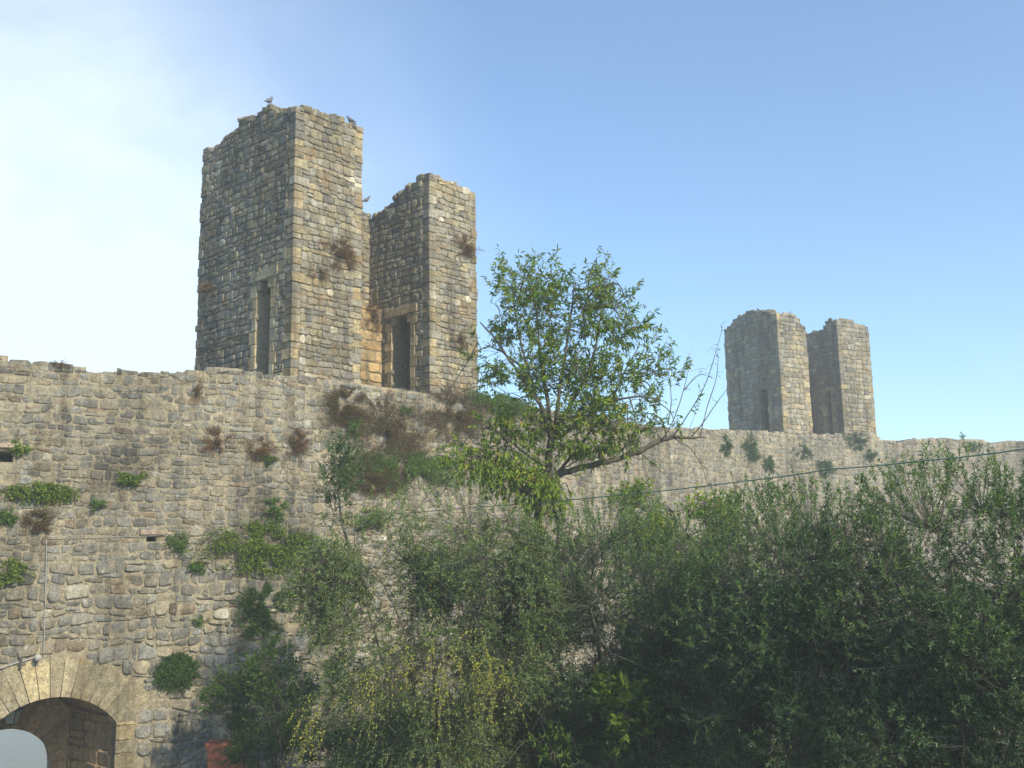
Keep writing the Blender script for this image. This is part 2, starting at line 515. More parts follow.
def stone_ok(u, v):
    if v > wtop(u): return False
    if in_gate(u, v, 0.04) or in_ring(u, v): return False
    if u < uj + 0.42 and u > ug and v < zj + 0.3: return False
    for h in holes:
        if h[0] - .05 < u < h[1] + .05 and h[2] - .03 < v < h[3] + .03: return False
    return True

UE = S[-1] - 1
wl = wall_surf(u_of_px(300), 0, 0)
wall = empty('fortress_wall', (wl[0], wl[1], 0), 'long curving medieval fortress wall of grey rubble stone running behind the trees', 'wall')
mb = MB()
mask_solid(mb, wall_surf, 0, UE, -2.0, 12.5, 0.12, solid_wall, 1.9, MORT, d0=0.006)
U1 = u_of_px(560)
# bands of different masonry: lower left is bigger rough blocks, upper is neat small blocks
zb1 = wall_at(150, 560)[1]
masonry(mb, wall_surf, 0.2, U1, -1.6, zb1, (0.15, 0.27), (0.15, 0.42), stone_ok, pal_wall, 0.036, 0.011, 0.06)
masonry(mb, wall_surf, 0.2, U1, zb1, 11.8, (0.15, 0.215), (0.15, 0.37), stone_ok, pal_wall, 0.020, 0.008, 0.035)
masonry(mb, wall_surf, U1, UE, 0.0, 12.3, (0.17, 0.25), (0.18, 0.42), stone_ok, pal_wall, 0.022, 0.009, 0.03)
# loose cap stones along the top
u = 0.3
while u < UE - 1:
    wdt = rs.uniform(0.18, 0.5); hh = rs.uniform(0.06, 0.14)
    for dd in (-0.05, -0.45, -0.9, -1.4):
        if rs.rand() < .45: continue
        z_ = wtop(u) - 0.075 + rs.uniform(-0.04, 0.03)
        p = wall_surf(u + rs.uniform(-.05, .05), z_, dd - rs.uniform(0.05, 0.12)); t = np.array([np.interp(u, S, -NY), np.interp(u, S, NX), 0]); nn = np.array([np.interp(u, S, NX), np.interp(u, S, NY), 0])
        tl = rs.uniform(-.12, .12); t2 = t * math.cos(tl) + np.array([0, 0, 1]) * math.sin(tl)
        rbox(mb, p, [t2, nn, np.cross(t2, nn)], (wdt * 0.5, rs.uniform(.10, .2), hh * .6), 0.05, pal_wall(), 0.05)
    u += wdt * 1.0
masonry_o = mb.build('masonry', [M_stone, M_mortar], wall)

# gate arch: voussoir ring, jamb, recess and inner arch
mb = MB()
amax = math.asin(min(1, HALF / RAD)) + 0.03
nv_ = 15
for i in range(nv_):
    a0 = -amax + 2 * amax * i / nv_ ; a1 = -amax + 2 * amax * (i + 1) / nv_
    for (ra, rb) in ((RAD, RAD + RING * 0.98),):
        g = 0.006
        rb2 = rb + rs.uniform(-0.16, 0.06)
        q = [(ug + (rr) * math.sin(aa), CZg + rr * math.cos(aa)) for rr, aa in ((ra, a0 + g), (ra, a1 - g), (rb2, a1 - g * .6), (rb2, a0 + g * .6))]
        dd = 0.02 + rs.uniform(0, 0.02)
        f = wall_surf([p[0] for p in q], [p[1] for p in q], [dd] * 4); bk = wall_surf([p[0] for p in q], [p[1] for p in q], [-0.55] * 4)
        c = np.array([0.29, 0.25, 0.165]) * rs.uniform(0.7, 1.2)
        if i in (5, 6): c = np.array([0.42, 0.355, 0.21])  # brighter pair left of the crown: sunlight put into the stone colour
        mb.add(np.vstack([f, bk]), np.array([(0, 1, 2, 3), (7, 6, 5, 4), (1, 0, 4, 5), (2, 1, 5, 6), (3, 2, 6, 7), (0, 3, 7, 4)]), c)
# jamb blocks
nn0 = np.array([np.interp(uj, S, NX), np.interp(uj, S, NY), 0]); tt0 = np.array([-nn0[1], nn0[0], 0])
for sgn in (-1, 1):
    v = ZROAD - 0.3
    while v < zj - 0.05:
        h = rs.uniform(0.24, 0.40); h = min(h, zj - v)
        uu = ug + sgn * (HALF + 0.19)
        p = wall_surf(uu, v + h / 2, -0.24)
        rbox(mb, p, [tt0, nn0, (0, 0, 1)], (0.19, 0.27, h / 2 - 0.006), 0.012, pal_ashlar() * 0.9, 0.01)
        v += h
arch_o = mb.build('arch_ring', [M_tstone, M_tmortar], wall, smooth=False)

# passage behind the gate: splayed side walls, vault, inner wall with a lower arch
PD = np.array([-0.74, 0.67, 0.0])
def gp(u, v, t): return wall_surf(u, v, -0.30) + PD * t
mb = MB(); DPT = 2.3
n = 14
# soffit + sides as a sheet swept along PD, with real stone thickness outside it
prof = [(ug - HALF - 0.07, ZROAD - .3), (ug - HALF - 0.07, zj)] + \
       [(ug + (RAD + .07) * math.sin(a_), CZg + (RAD + .07) * math.cos(a_)) for a_ in np.linspace(-amax, amax, n)] + [(ug + HALF + 0.07, zj), (ug + HALF + 0.07, ZROAD - .3)]
prof2 = [(ug + (p[0] - ug) * 1.25, p[1] if i in (0, len(prof) - 1) else p[1] + 0.35) for i, p in enumerate(prof)]
ringsA = [np.array([gp(p[0], p[1], t) for p in prof]) for t in (0, DPT)]
ringsB = [np.array([gp(p[0], p[1], t) for p in prof2]) for t in (0.0, DPT)]
k = len(prof)
V_ = np.vstack(ringsA + ringsB)
fq = []
for i in range(k - 1):
    fq += [(i + 1, i, k + i, k + i + 1), (2 * k + i, 2 * k + i + 1, 3 * k + i + 1, 3 * k + i), (i, i + 1, 2 * k + i + 1, 2 * k + i), (k + i + 1, k + i, 3 * k + i, 3 * k + i + 1)]
mb.add(V_, np.array(fq), (0.40, 0.275, 0.15))
# courses on the right side wall of the passage
def side_surf(u, v, d):
    base = gp(ug + HALF + 0.07, 0, 0)
    tt = np.array([PD[1], -PD[0], 0]) * -1
    u = np.asarray(u, float); d = np.asarray(d, float)
    P = base[None, :] + u[:, None] * PD[None, :] + d[:, None] * tt[None, :]
    P[:, 2] = v; return P
masonry(mb, side_surf, 0.05, DPT, ZROAD, zj + 0.1, (0.22, 0.34), (0.3, 0.6), lambda u, v: True, lambda: np.array([0.42, 0.285, 0.155]) * rs.uniform(.7, 1.3), 0.02, 0.012, 0.01)
passage = mb.build('passage', [M_vault, M_tmortar], wall)
# inner wall with lower round arch
ppc = at(4, 770, 24.0)
cc = gp(ug, 0, DPT)
tdir = tt0
# position of inner arch centre on the plane through cc with tangent tdir
dd_ = ray(4, 768)
A_ = np.array([[tdir[0], -dd_[0]], [tdir[1], -dd_[1]]]); sol = np.linalg.solve(A_, CAM[:2] - cc[:2])
uc = sol[0]; zc = CAM[2] + sol[1] * dd_[2]
dd_ = ray(52, 768); A_ = np.array([[tdir[0], -dd_[0]], [tdir[1], -dd_[1]]]); sol2 = np.linalg.solve(A_, CAM[:2] - cc[:2])
RI = sol2[0] - uc
dd_ = ray(8, 729); A_ = np.array([[tdir[0], -dd_[0]], [tdir[1], -dd_[1]]]); sol3 = np.linalg.solve(A_, CAM[:2] - cc[:2])
ztop = CAM[2] + sol3[1] * dd_[2]; zc = ztop - RI
print('inner arch', uc, zc, RI, ztop)
def in_surf(u, v, d):
    u = np.asarray(u, float); d = np.asarray(d, float)
    P = cc[None, :] + u[:, None] * tdir[None, :] + d[:, None] * nn0[None, :]
    P[:, 2] = v; return P
mb = MB()
na = 22
# face built as ring strips: inner arch edge to outer boundary
for s in range(-1, 2, 1):
    pass
ang = np.linspace(-math.pi / 2, math.pi / 2, na + 1)
inner = [(uc - RI, ZROAD - .5)] + [(uc + RI * math.sin(a_), zc + RI * math.cos(a_)) for a_ in ang] + [(uc + RI, ZROAD - .5)]
outer = [(uc - 3.2, ZROAD - .5)] + [(uc + 3.2 * max(-1, min(1, 1.6 * math.sin(a_))), zc + (3.0 if abs(a_) < 0.9 else 3.0 - 2.2 * (abs(a_) - .9))) for a_ in ang] + [(uc + 3.2, ZROAD - .5)]
m_ = len(inner)
I0 = in_surf([p[0] for p in inner], [p[1] for p in inner], [0.0] * m_); O0 = in_surf([p[0] for p in outer], [p[1] for p in outer], [0.0] * m_)
I1 = in_surf([p[0] for p in inner], [p[1] for p in inner], [-1.1] * m_); O1 = in_surf([p[0] for p in outer], [p[1] for p in outer], [-1.1] * m_)
q = []
for i in range(m_ - 1):
    q += [(i, i + 1, m_ + i + 1, m_ + i), (2 * m_ + i + 1, 2 * m_ + i, 3 * m_ + i, 3 * m_ + i + 1), (i + 1, i, 2 * m_ + i, 2 * m_ + i + 1), (m_ + i, m_ + i + 1, 3 * m_ + i + 1, 3 * m_ + i)]
mb.add(np.vstack([I0, O0, I1, O1]), np.array(q), (0.40, 0.275, 0.15))
for i in range(16):
    a0 = -math.pi / 2 + math.pi * i / 16; a1 = a0 + math.pi / 16
    q4 = [(uc + rr * math.sin(aa), zc + rr * math.cos(aa)) for rr, aa in ((RI + .005, a0 + .022), (RI + .005, a1 - .022), (RI + 0.62, a1 - .014), (RI + .62, a0 + .014))]
    f = in_surf([p[0] for p in q4], [p[1] for p in q4], [0.03 + rs.uniform(0, .015)] * 4); g4 = in_surf([p[0] for p in q4], [p[1] for p in q4], [-0.2] * 4)
    mb.add(np.vstack([f, g4]), np.array([(0, 1, 2, 3), (1, 0, 4, 5), (2, 1, 5, 6), (3, 2, 6, 7), (0, 3, 7, 4)]), np.array([0.44, 0.29, 0.155]) * rs.uniform(.6, 1.25))
mb.build('inner_arch', [M_vault, M_tmortar], wall, smooth=False)
# lintel stones of the two drain holes
mb = MB()
for h in holes:
    p = wall_surf((h[0] + h[1]) / 2, h[3] + 0.07, -0.05)
    rbox(mb, p, [tt0, nn0, (0, 0, 1)], ((h[1] - h[0]) / 2 + 0.16, 0.12, 0.055), 0.015, (0.33, 0.25, 0.19), 0.01)
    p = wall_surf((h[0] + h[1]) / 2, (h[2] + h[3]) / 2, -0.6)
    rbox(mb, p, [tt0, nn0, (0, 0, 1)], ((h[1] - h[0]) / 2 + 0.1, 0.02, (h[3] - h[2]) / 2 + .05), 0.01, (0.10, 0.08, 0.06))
mb.build('lintel', [M_stone], wall)

# ------------------------------------------------------------------ towers
def plane_surf(o, ud, n):
    o = np.asarray(o, float); ud = np.asarray(ud, float); n = np.asarray(n, float)
    def f(u, v, d):
        u = np.asarray(u, float); d = np.asarray(d, float); v = np.asarray(v, float)
        P = np.empty((u.size, 3)); u = u.ravel(); d = np.broadcast_to(d, u.shape)
        P[:, 0] = o[0] + ud[0] * u + n[0] * d; P[:, 1] = o[1] + ud[1] * u + n[1] * d; P[:, 2] = v.ravel()
        return P
    return f

def build_pier(root, T, s0, s1, dep, top_fn, doors, zb, ch, sw, seed, face_r=True):
    """side wall of the U shaped tower: along front direction s0..s1, depth 0..dep.
    top_fn(depth, s) height; doors = (depth0, depth1, ztop) passage through the wall along d"""
    d, b = T['d'], T['b']; z0 = zb - 1.0
    P = T['p0']
    o = P + d * s0
    W = s1 - s0
    mb = MB()
    leftface = plane_surf(o, b, -d)                 # u = depth (front to back), normal -d
    front = plane_surf(o, d, -b)
    rightface = plane_surf(P + d * s1, b, d)
    back = plane_surf(o + b * dep, d, b)
    zmax = zb + 9
    def ok_l(u, v):
        if v > top_fn(u, 0.1) or u < 0 or u > dep: return False
        for (a0, a1, zt, blk) in doors:
            if a0 < u < a1 and v < zt: return False
        return True
    def ok_r(u, v): return ok_l(u, v) and v < top_fn(u, W)
    def ok_f(u, v): return v < top_fn(0.05, u)
    def ok_b(u, v): return v < top_fn(dep, u)
    # core: grid of columns in (depth, s), stepped top
    cell = 0.20
    nu = int(round((dep) / cell)); ns = int(round(W / cell))
    U = np.linspace(0.02, dep - 0.02, nu + 1); SS = np.linspace(0.02, W - 0.02, ns + 1)
    H = np.array([[top_fn((U[i] + U[i + 1]) / 2, (SS[j] + SS[j + 1]) / 2) - 0.08 for j in range(ns)] for i in range(nu)])
    def pt(u, s, z): return (o[0] + b[0] * u + d[0] * s, o[1] + b[1] * u + d[1] * s, z)
    # front-view solid via masks (left face carries door openings through the whole width)
    def ok_core(u, v):
        if v > top_fn(u, W / 2) - 0.5: return False
        for (a0, a1, zt, blk) in doors:
            if a0 < u < a1 and v < zt: return False
        return True
    vv = []; qq = []
    # body up to just under the ragged top
    sf = plane_surf(o + d * 0.02, b, -d)
    mask_solid(mb, sf, 0.02, dep - 0.02, z0, zmax, 0.10, ok_core, W - 0.04, TMORT)
    for i in range(nu):
        for j in range(ns):
            k0 = H[i, j]; zl = min(top_fn((U[i]+U[i+1])/2, W / 2), k0) - 0.75
            k = len(vv)
            e = 0.0015 * ((i + j) % 2)
            for zz in (zl, k0):
                for (uu, s_) in ((U[i] + e, SS[j] + e), (U[i + 1] - e, SS[j] + e), (U[i + 1] - e, SS[j + 1] - e), (U[i] + e, SS[j + 1] - e)):
                    if k0 == zz: uu += 0; 
                    vv.append(pt(uu, s_, zz))
            qq += [(k + 4, k + 7, k + 6, k + 5), (k, k + 4, k + 5, k + 1), (k + 1, k + 5, k + 6, k + 2), (k + 2, k + 6, k + 7, k + 3), (k + 3, k + 7, k + 4, k)]
    mb.add(vv, np.array(qq), TMORT, 1)
    QW = 0.30
    masonry(mb, leftface, QW, dep - QW * .8, z0, zmax, ch, sw, ok_l, pal_tower, 0.016, 0.007, 0.024)
    masonry(mb, front, QW * .8, W - QW * .8, z0, zmax, ch, sw, ok_f, pal_tower, 0.016, 0.007, 0.024)
    masonry(mb, rightface, QW, dep - QW, z0, zmax, ch, sw, ok_r, pal_tower, 0.016, 0.007, 0.024)
    masonry(mb, back, QW * .8, W - QW, z0, zmax, ch, sw, ok_b, pal_tower, 0.030, 0.010, 0.010)
    # quoins on four corners
    dd3 = np.array([d[0], d[1], 0]); bb3 = np.array([b[0], b[1], 0])
    for (cu, cs, su, ss) in ((0, 0, 1, 1), (0, W, 1, -1), (dep, 0, -1, 1), (dep, W, -1, -1)):
        z = z0; k = 0
        while z < zmax:
            h = rs.uniform(ch[0] * 1.05, ch[1] * 1.25)
            if z + h * .6 > top_fn(cu, cs): break
            la, lb = (0.42, 0.26) if k % 2 else (0.26, 0.42)
            la *= rs.uniform(.85, 1.15); lb *= rs.uniform(.85, 1.15)
            e = 0.018 + rs.uniform(-.022, .016)
            c = P + d * (s0 + cs) + b * cu
            cen = np.array([c[0], c[1], 0]) + bb3 * su * (la / 2 - e) + dd3 * ss * (lb / 2 - e); cen[2] = z + h / 2
            rbox(mb, cen, [bb3, dd3, (0, 0, 1)], (la / 2, lb / 2, h / 2 - 0.005), 0.014, pal_ashlar() * .95 if rs.rand() < (.55 if z < zb + 3 else .12) else pal_tower(), 0.012)
            z += h; k += 1
    # loose rubble along the broken top
    for i in range(nu):
        for j in range(ns):
            if rs.rand() < 0.75:
                uu, s_ = (U[i] + U[i + 1]) / 2, (SS[j] + SS[j + 1]) / 2
                p = pt(uu, s_, H[i, j] + rs.uniform(-0.02, 0.08))
                an = rs.uniform(0, 3.1); x = np.array([math.cos(an), math.sin(an), rs.uniform(-.2, .2)]); x /= np.linalg.norm(x); y = np.cross((0, 0, 1), x); y /= np.linalg.norm(y)
                rbox(mb, p, [x, y, np.cross(x, y)], rs.uniform(0.08, 0.17, 3) * (1, 1, .6), 0.035, pal_tower() * .95, 0.05)
    part = mb.build('side_wall', [M_tstone, M_tmortar], root)
    for (a0, a1, zt, blk) in doors:
        mb = MB()
        for side, s_ in ((0, 0), (1, W)):
            nrm = -dd3 if side == 0 else dd3
            sg = -1 if side == 0 else 1
            # jambs
            for (uu, ssd) in ((a0, -1), (a1, 1)):
                z = z0 + .5; k = 0
                while z < zt - 0.02:
                    h = min(rs.uniform(0.24, 0.36), zt - z)
                    wj = 0.30 if k % 2 else 0.20
                    c = np.array([*(o + b * (uu + ssd * wj / 2) + d * s_), z + h / 2]) + nrm * (-0.16 + 0.018)
                    rbox(mb, c, [bb3, dd3, (0, 0, 1)], (wj / 2, 0.17, h / 2 - 0.005), 0.012, pal_ashlar() * 1.08, 0.01)
                    z += h; k += 1
                # bracket under lintel
            for (uu, ssd) in (((a0, 1), (a1, -1)) if T is T1 else ()):
                c = np.array([*(o + b * (uu + ssd * 0.06) + d * s_), zt - 0.14]) + nrm * (-0.12)
                rbox(mb, c, [bb3, dd3, (0, 0, 1)], (0.075, 0.15, 0.13), 0.02, pal_ashlar(), 0.01)
            c = np.array([*(o + b * ((a0 + a1) / 2) + d * s_), zt + 0.12]) + nrm * (-0.13)
            rbox(mb, c, [bb3, dd3, (0, 0, 1)], ((a1 - a0) / 2 + 0.30, 0.175, 0.125), 0.015, pal_ashlar(), 0.01)
        # reveal faces through the wall, coursed
        for (uu, nb) in ((a0, b), (a1, -b)):
            sfc = plane_surf(o + b * uu, d, nb)
            masonry(mb, sfc, 0.2, W - 0.2, z0 + .5, zt, (0.24, 0.34), (0.3, 0.6), lambda u, v: True, lambda: pal_ashlar() * 0.9, 0.012, 0.006, 0.004)
        sfb = plane_surf(o + d * (W * .7), b, -d)  # added masonry plug across the passage, keeps light out so the doorway darkens
        mask_solid(mb, sfb, a0 - .05, a1 + .05, z0 + .4, zt + .05, .2, lambda u, v: True, .25, TMORT)
        masonry(mb, sfb, a0, a1, z0 + .4, zt, ch, (.15, .35), lambda u, v: True, pal_tower, .02, .008, .02)
        mb.build('door_surround_plug', [M_tstone, M_tmortar], part)
    return part

def interp_fn(pts):
    xs, ys = zip(*pts)
    return lambda x: float(np.interp(x, xs, ys))

def build_tower(T, name, label, profL, profR, backtop, doorL, doorR, ch, sw, lower, backin):
    zb = T['z']; root = empty(name, (T['p0'][0] + T['d'][0] * T['w'] / 2, T['p0'][1] + T['d'][1] * T['w'] / 2, zb - 1.0), label, 'tower', 'ruined towers on the fortress wall')
    d, b, P = T['d'], T['b'], T['p0']
    sdn = rs.uniform(0, 50)
    def rag(u, s, f):
        n_ = noise.noise(Vector((u * 1.7 + sdn, s * 1.7, 0))) * 0.16 + noise.noise(Vector((u * 4.7, s * 4.7 + sdn, 5))) * 0.09
        # steps of about one course
        h = f + n_
        return zb + h
    L_ = build_pier(root, T, 0, T['w1'], T['dep'], lambda u, s: rag(u, s, profL(u) - interp_fn(lower)(s)), [doorL], zb, ch, sw, 1)
    R_ = build_pier(root, T, T['g'], T['w'], T['dep'], lambda u, s: rag(u, s, profR(u) - 0.10 * s), [doorR], zb, ch, sw, 2)
    # rear (outer) wall linking the two: lower part thicker with a slit opening
    mb = MB()
    a0, a1 = T['w1'] - 0.05, T['g'] + 0.05
    bl, bu, zled, slit = backin
    def okl(u, v): return v < zb + zled and not (slit[0] < u < slit[1] and v < zb + slit[2])
    def oku(u, v): return zb + zled - 0.3 < v < zb + backtop(u) + noise.noise(Vector((u * 3, 9, sdn))) * .2
    s1 = plane_surf(P + b * bl, d, -b); s2 = plane_surf(P + b * bu, d, -b)
    mask_solid(mb, s1, a0, a1, zb - 1.0, zb + zled, 0.10, okl, T['dep'] - bl - .05, TMORT)
    mask_solid(mb, s2, a0, a1, zb + zled - 0.3, zb + 9, 0.10, lambda u, v: oku(u, v + .08), T['dep'] - bu - .05, TMORT)
    masonry(mb, s1, a0, slit[0], zb - 1, zb + zled, (0.24, 0.36), (0.3, 0.55), okl, lambda: pal_ashlar() * (1.1, .95, .8), 0.025, 0.008, 0.01)  # ochre multiplier on the lower wall: warm light put into its colour
    masonry(mb, s1, slit[1], a1, zb - 1, zb + zled, (0.24, 0.36), (0.3, 0.55), okl, lambda: pal_ashlar() * (1.1, .95, .8), 0.025, 0.008, 0.01)
    masonry(mb, s2, a0, a1, zb + zled - .2, zb + 9, ch, sw, oku, pal_tower, 0.03, 0.01, 0.01)
    # rear outside face
    s3 = plane_surf(P + b * (T['dep'] - 0.03) + d * a1, -d, b)
    masonry(mb, s3, 0, a1 - a0, zb - 1, zb + 9, ch, sw, lambda u, v: v < zb + backtop(a1 - u), pal_tower, 0.03, 0.01, 0.01)
    for k in range(26):
        uu = rs.uniform(a0, a1); dd = rs.uniform(bu, T['dep'] - .2)
        zz = zb + backtop(uu) + noise.noise(Vector((uu * 3, 9, sdn))) * .2
        p = P + d * uu + b * dd
        an = rs.uniform(0, 3.1)
        rbox(mb, (p[0], p[1], zz - .02), [(math.cos(an), math.sin(an), 0), (-math.sin(an), math.cos(an), 0), (0, 0, 1)], rs.uniform(.09, .17, 3) * (1, 1, .6), 0.03, pal_tower(), .04)
    mb.build('rear_wall', [M_tstone, M_tmortar], root)
    return root

def face_u(T, s, px, z):
    """depth along b on the left face of a pier at offset s, hitting column px"""
    p = T['p0'] + T['d'] * s
    return col_len(p, T['b'], px, z)
def h_at(T, s, dep, px, py):
    p = T['p0'] + T['d'] * s + T['b'] * dep
    d = ray(px, py); return CAM[2] + d[2] * p[1] / d[1] - T['z']
# near tower profiles: (px,py) of the top edge of the left faces
def prof_from(T, s, pts):
    out_ = []
    for px, py in pts:
        z = T['z'] + 6
        u = face_u(T, s, px, z)
        for _ in range(2):
            h = h_at(T, s, u, px, py); u = face_u(T, s, px, T['z'] + h)
        out_.append((u, h))
    out_.sort()
    return out_
pl = prof_from(T1, 0, [(293, 109), (282, 116), (268, 111), (258, 113), (240, 124), (237, 128), (235, 133), (222, 141), (220, 145), (204, 152), (201, 156)])
pr = prof_from(T1, T1['g'], [(430, 171), (418, 177), (414, 184), (403, 187), (401, 193), (390, 200), (384, 208), (376, 214), (372, 222)])
print('profiles', np.round(pl, 2).tolist(), np.round(pr, 2).tolist())
zd = T1['z'] + 1.6
dL = (face_u(T1, 0, 270.5, zd), face_u(T1, 0, 256.5, zd)); dR = (face_u(T1, T1['g'], 410.5, zd), face_u(T1, T1['g'], 392, zd))
zLt = T1['z'] + h_at(T1, 0, dL[0], 268, 277); zRt = T1['z'] + h_at(T1, T1['g'], dR[0], 408, 313)
print('doors', dL, dR, zLt - T1['z'], zRt - T1['z'])
tw1 = build_tower(T1, 'ruined_tower', 'nearer ruined stone tower, tall and split, on the fortress wall left of the fruit tree',
    interp_fn(pl), interp_fn(pr), lambda u: 6.75 - 0.12 * u, (dL[0], dL[1], zLt, 1), (dR[0], dR[1], zRt, 1), (0.14, 0.23), (0.15, 0.38),
    [(0, -.08), (T1['w1'], -.06)], (2.1, 2.7, 2.95, (T1['w1'] + .55, T1['w1'] + 1.05, 2.1)))
pl2 = prof_from(T2, 0, [(776, 312), (768, 314), (760, 309), (748, 311), (738, 316), (732, 322), (728, 327), (723, 330)])
pr2 = prof_from(T2, T2['g'], [(836, 315), (828, 320), (823, 328), (815, 331), (808, 333)])
zd = T2['z'] + 1.4
dL = (face_u(T2, 0, 768.5, zd), face_u(T2, 0, 761, zd)); dR = (face_u(T2, T2['g'], 832, zd), face_u(T2, T2['g'], 826, zd))
zLt = T2['z'] + h_at(T2, 0, dL[0], 767, 389); zRt = T2['z'] + h_at(T2, T2['g'], dR[0], 831, 391)
print('doors2', dL, dR, zLt - T2['z'], zRt - T2['z'], 'prof', np.round(pl2, 2).tolist(), np.round(pr2, 2).tolist())
tw2 = build_tower(T2, 'ruined_tower', 'farther ruined stone tower in the mist at the right of the fortress wall',
    interp_fn(pl2), interp_fn(pr2), lambda u: 5.2, (dL[0], dL[1], zLt, 1), (dR[0], dR[1], zRt, 1), (0.2, 0.3), (0.22, 0.5),
    [(0, 0), (T2['w1'] - .5, 0.15), (T2['w1'], 0.75)], (2.4, 2.9, 2.6, (T2['w1'] + .5, T2['w1'] + .9, 1.8)))

# ------------------------------------------------------------------ ground
KDW = KDTree(len(S))
for i_ in range(len(S)): KDW.insert((WX[i_], WY[i_], 0), i_)
KDW.balance()
def wall_side(x, y):
    i = KDW.find((x, y, 0))[1]
    return -((x - WX[i]) * NX[i] + (y - WY[i]) * NY[i])   # >0 outside, beyond the wall
gpos = wall_surf(ug, 0, 0)
def gz(x, y):
    s = wall_side(x, y)
    z = 0.0 + 0.035 * max(0, y - 22) + 0.08 * noise.noise(Vector((x * .35, y * .35, 0)))
    dx, dy = x - gpos[0], y - gpos[1]
    e = dx * tt0[0] + dy * tt0[1]
    k = 1 / (1 + math.exp(min(40, max(-40, (e - 2.3) * 3.0))))
    z = z * (1 - k) + (ZROAD - 0.02 * abs(s)) * k
    if s > 1.0:
        t = s - 1.0
        z = z * math.exp(-t * .3) - 0.33 * t if t < 110 else -36 + 6 * noise.noise(Vector((x * .01, y * .01, 3)))
        z = max(z, -36 + 6 * noise.noise(Vector((x * .01, y * .01, 3))))
        if s < 3.5 and e < 2: z = max(z, ZROAD - 0.1 * t)
    return z
def axis(lo, hi, f0, f1, st, big):
    a = list(np.arange(f0, f1, st)); x = f1
    g = st
    while x < hi: a.append(x); g = min(g * 1.25, big); x += g
    a.append(hi); x = f0; g = st
    while x > lo: g = min(g * 1.25, big); x -= g; a.append(max(x, lo))
    return sorted(set(np.round(a, 3)))
gx = axis(-260, 260, -16, 16, 0.5, 14); gy = axis(-60, 340, 6, 34, 0.5, 14)
V_ = np.array([(x, y, gz(x, y)) for x in gx for y in gy]); ny = len(gy)
q = np.array([(i * ny + j, (i + 1) * ny + j, (i + 1) * ny + j + 1, i * ny + j + 1) for i in range(len(gx) - 1) for j in range(ny - 1)])
mb = MB(); mb.add(V_, q)
g_o = mb.build('ground', M_ground); tag(g_o, kind='structure')
# road strip through the gate, laid just above the ground
pts = []
for t in np.linspace(-12, 7, 40):
    for sgn in (-1, 0, 1):
        c = gpos + (PD * (t) if t > 0 else np.array([nn0[0], nn0[1], 0]) * (-t))
        p = c + tt0 * sgn * (1.25)
        pts.append((p[0], p[1], gz(p[0], p[1]) + 0.03))
q = np.array([(i * 3 + j, i * 3 + j + 1, i * 3 + j + 4, i * 3 + j + 3) for i in range(39) for j in range(2)])
mb = MB(); mb.add(pts, q); tag(mb.build('road', M_road), kind='structure')

# ------------------------------------------------------------------ foliage machinery
def unit(v): return v / (np.linalg.norm(v, axis=-1, keepdims=True) + 1e-9)
def leaves(mb, pos, dirs, ln, wd, pal, fold=0.15, curl=0.1, mi=0):
    """pos (n,3), dirs (n,3); diamond leaves with a folded midrib, two or four faces each"""
    n = len(pos); 
    if n == 0: return
    ln = ln * rs.uniform(0.65, 1.2, n)[:, None]; wd = wd * rs.uniform(0.7, 1.2, n)[:, None]
    d = unit(dirs); r = unit(rs.randn(n, 3)); s = unit(np.cross(d, r)); nn = np.cross(s, d)
    a = pos; tip = pos + d * ln - nn * ln * curl
    m = pos + d * ln * 0.45
    l = m + s * wd * 0.5 + nn * wd * fold; rr = m - s * wd * 0.5 + nn * wd * fold
    V = np.stack([a, l, tip, rr], 1).reshape(-1, 3)
    i = np.arange(n)[:, None] * 4
    f = np.concatenate([i + np.array([[0, 2, 1]]), i + np.array([[0, 3, 2]])])
    c = pal(n); mb.add(V, f, np.repeat(c, 4, axis=0), mi)

def pick(n, cols, w):
    cols = np.array(cols); k = rs.choice(len(cols), n, p=np.array(w) / sum(w))
    return cols[k] * rs.uniform(0.7, 1.3, n)[:, None]
pal_olive = lambda n: pick(n, [(0.028, 0.070, 0.018), (0.055, 0.112, 0.034), (0.135, 0.19, 0.11), (0.14, 0.19, 0.04)], [4, 4, 2.6, .6])
pal_sunlit = lambda n: pick(n, [(0.06, 0.13, 0.025), (0.12, 0.20, 0.05), (0.19, 0.25, 0.11), (0.18, 0.23, 0.04)], [3, 4, 3, 1])
pal_olive_y = lambda n: pick(n, [(0.045, 0.09, 0.02), (0.10, 0.155, 0.045), (0.20, 0.24, 0.12), (0.24, 0.26, 0.04)], [3, 3, 3, .7])
pal_peach = lambda n: pick(n, [(0.075, 0.14, 0.018), (0.14, 0.21, 0.028), (0.24, 0.28, 0.04), (0.20, 0.15, 0.04)], [4, 4, 1.8, .3])
pal_peach_y = lambda n: pick(n, [(0.10, 0.17, 0.02), (0.18, 0.26, 0.03), (0.28, 0.32, 0.04), (0.25, 0.16, 0.04)], [3, 4, 2.5, .4])
pal_green = lambda n: pick(n, [(0.06, 0.12, 0.02), (0.10, 0.18, 0.03), (0.16, 0.22, 0.04)], [4, 4, 2])
pal_dark = lambda n: pick(n, [(0.03, 0.07, 0.01), (0.05, 0.105, 0.016), (0.09, 0.15, 0.025)], [4, 4, 2])
pal_bright = lambda n: pick(n, [(0.07, 0.13, 0.015), (0.14, 0.20, 0.025), (0.21, 0.26, 0.035)], [3, 4, 2])
pal_red = lambda n: pick(n, [(0.15, 0.085, 0.045), (0.20, 0.125, 0.07), (0.12, 0.07, 0.04), (0.10, 0.11, 0.03)], [4, 3, 3, 1])
pal_brown = lambda n: pick(n, [(0.10, 0.06, 0.03), (0.14, 0.09, 0.045), (0.07, 0.08, 0.025), (0.15, 0.13, 0.06)], [4, 3, 3, 1])
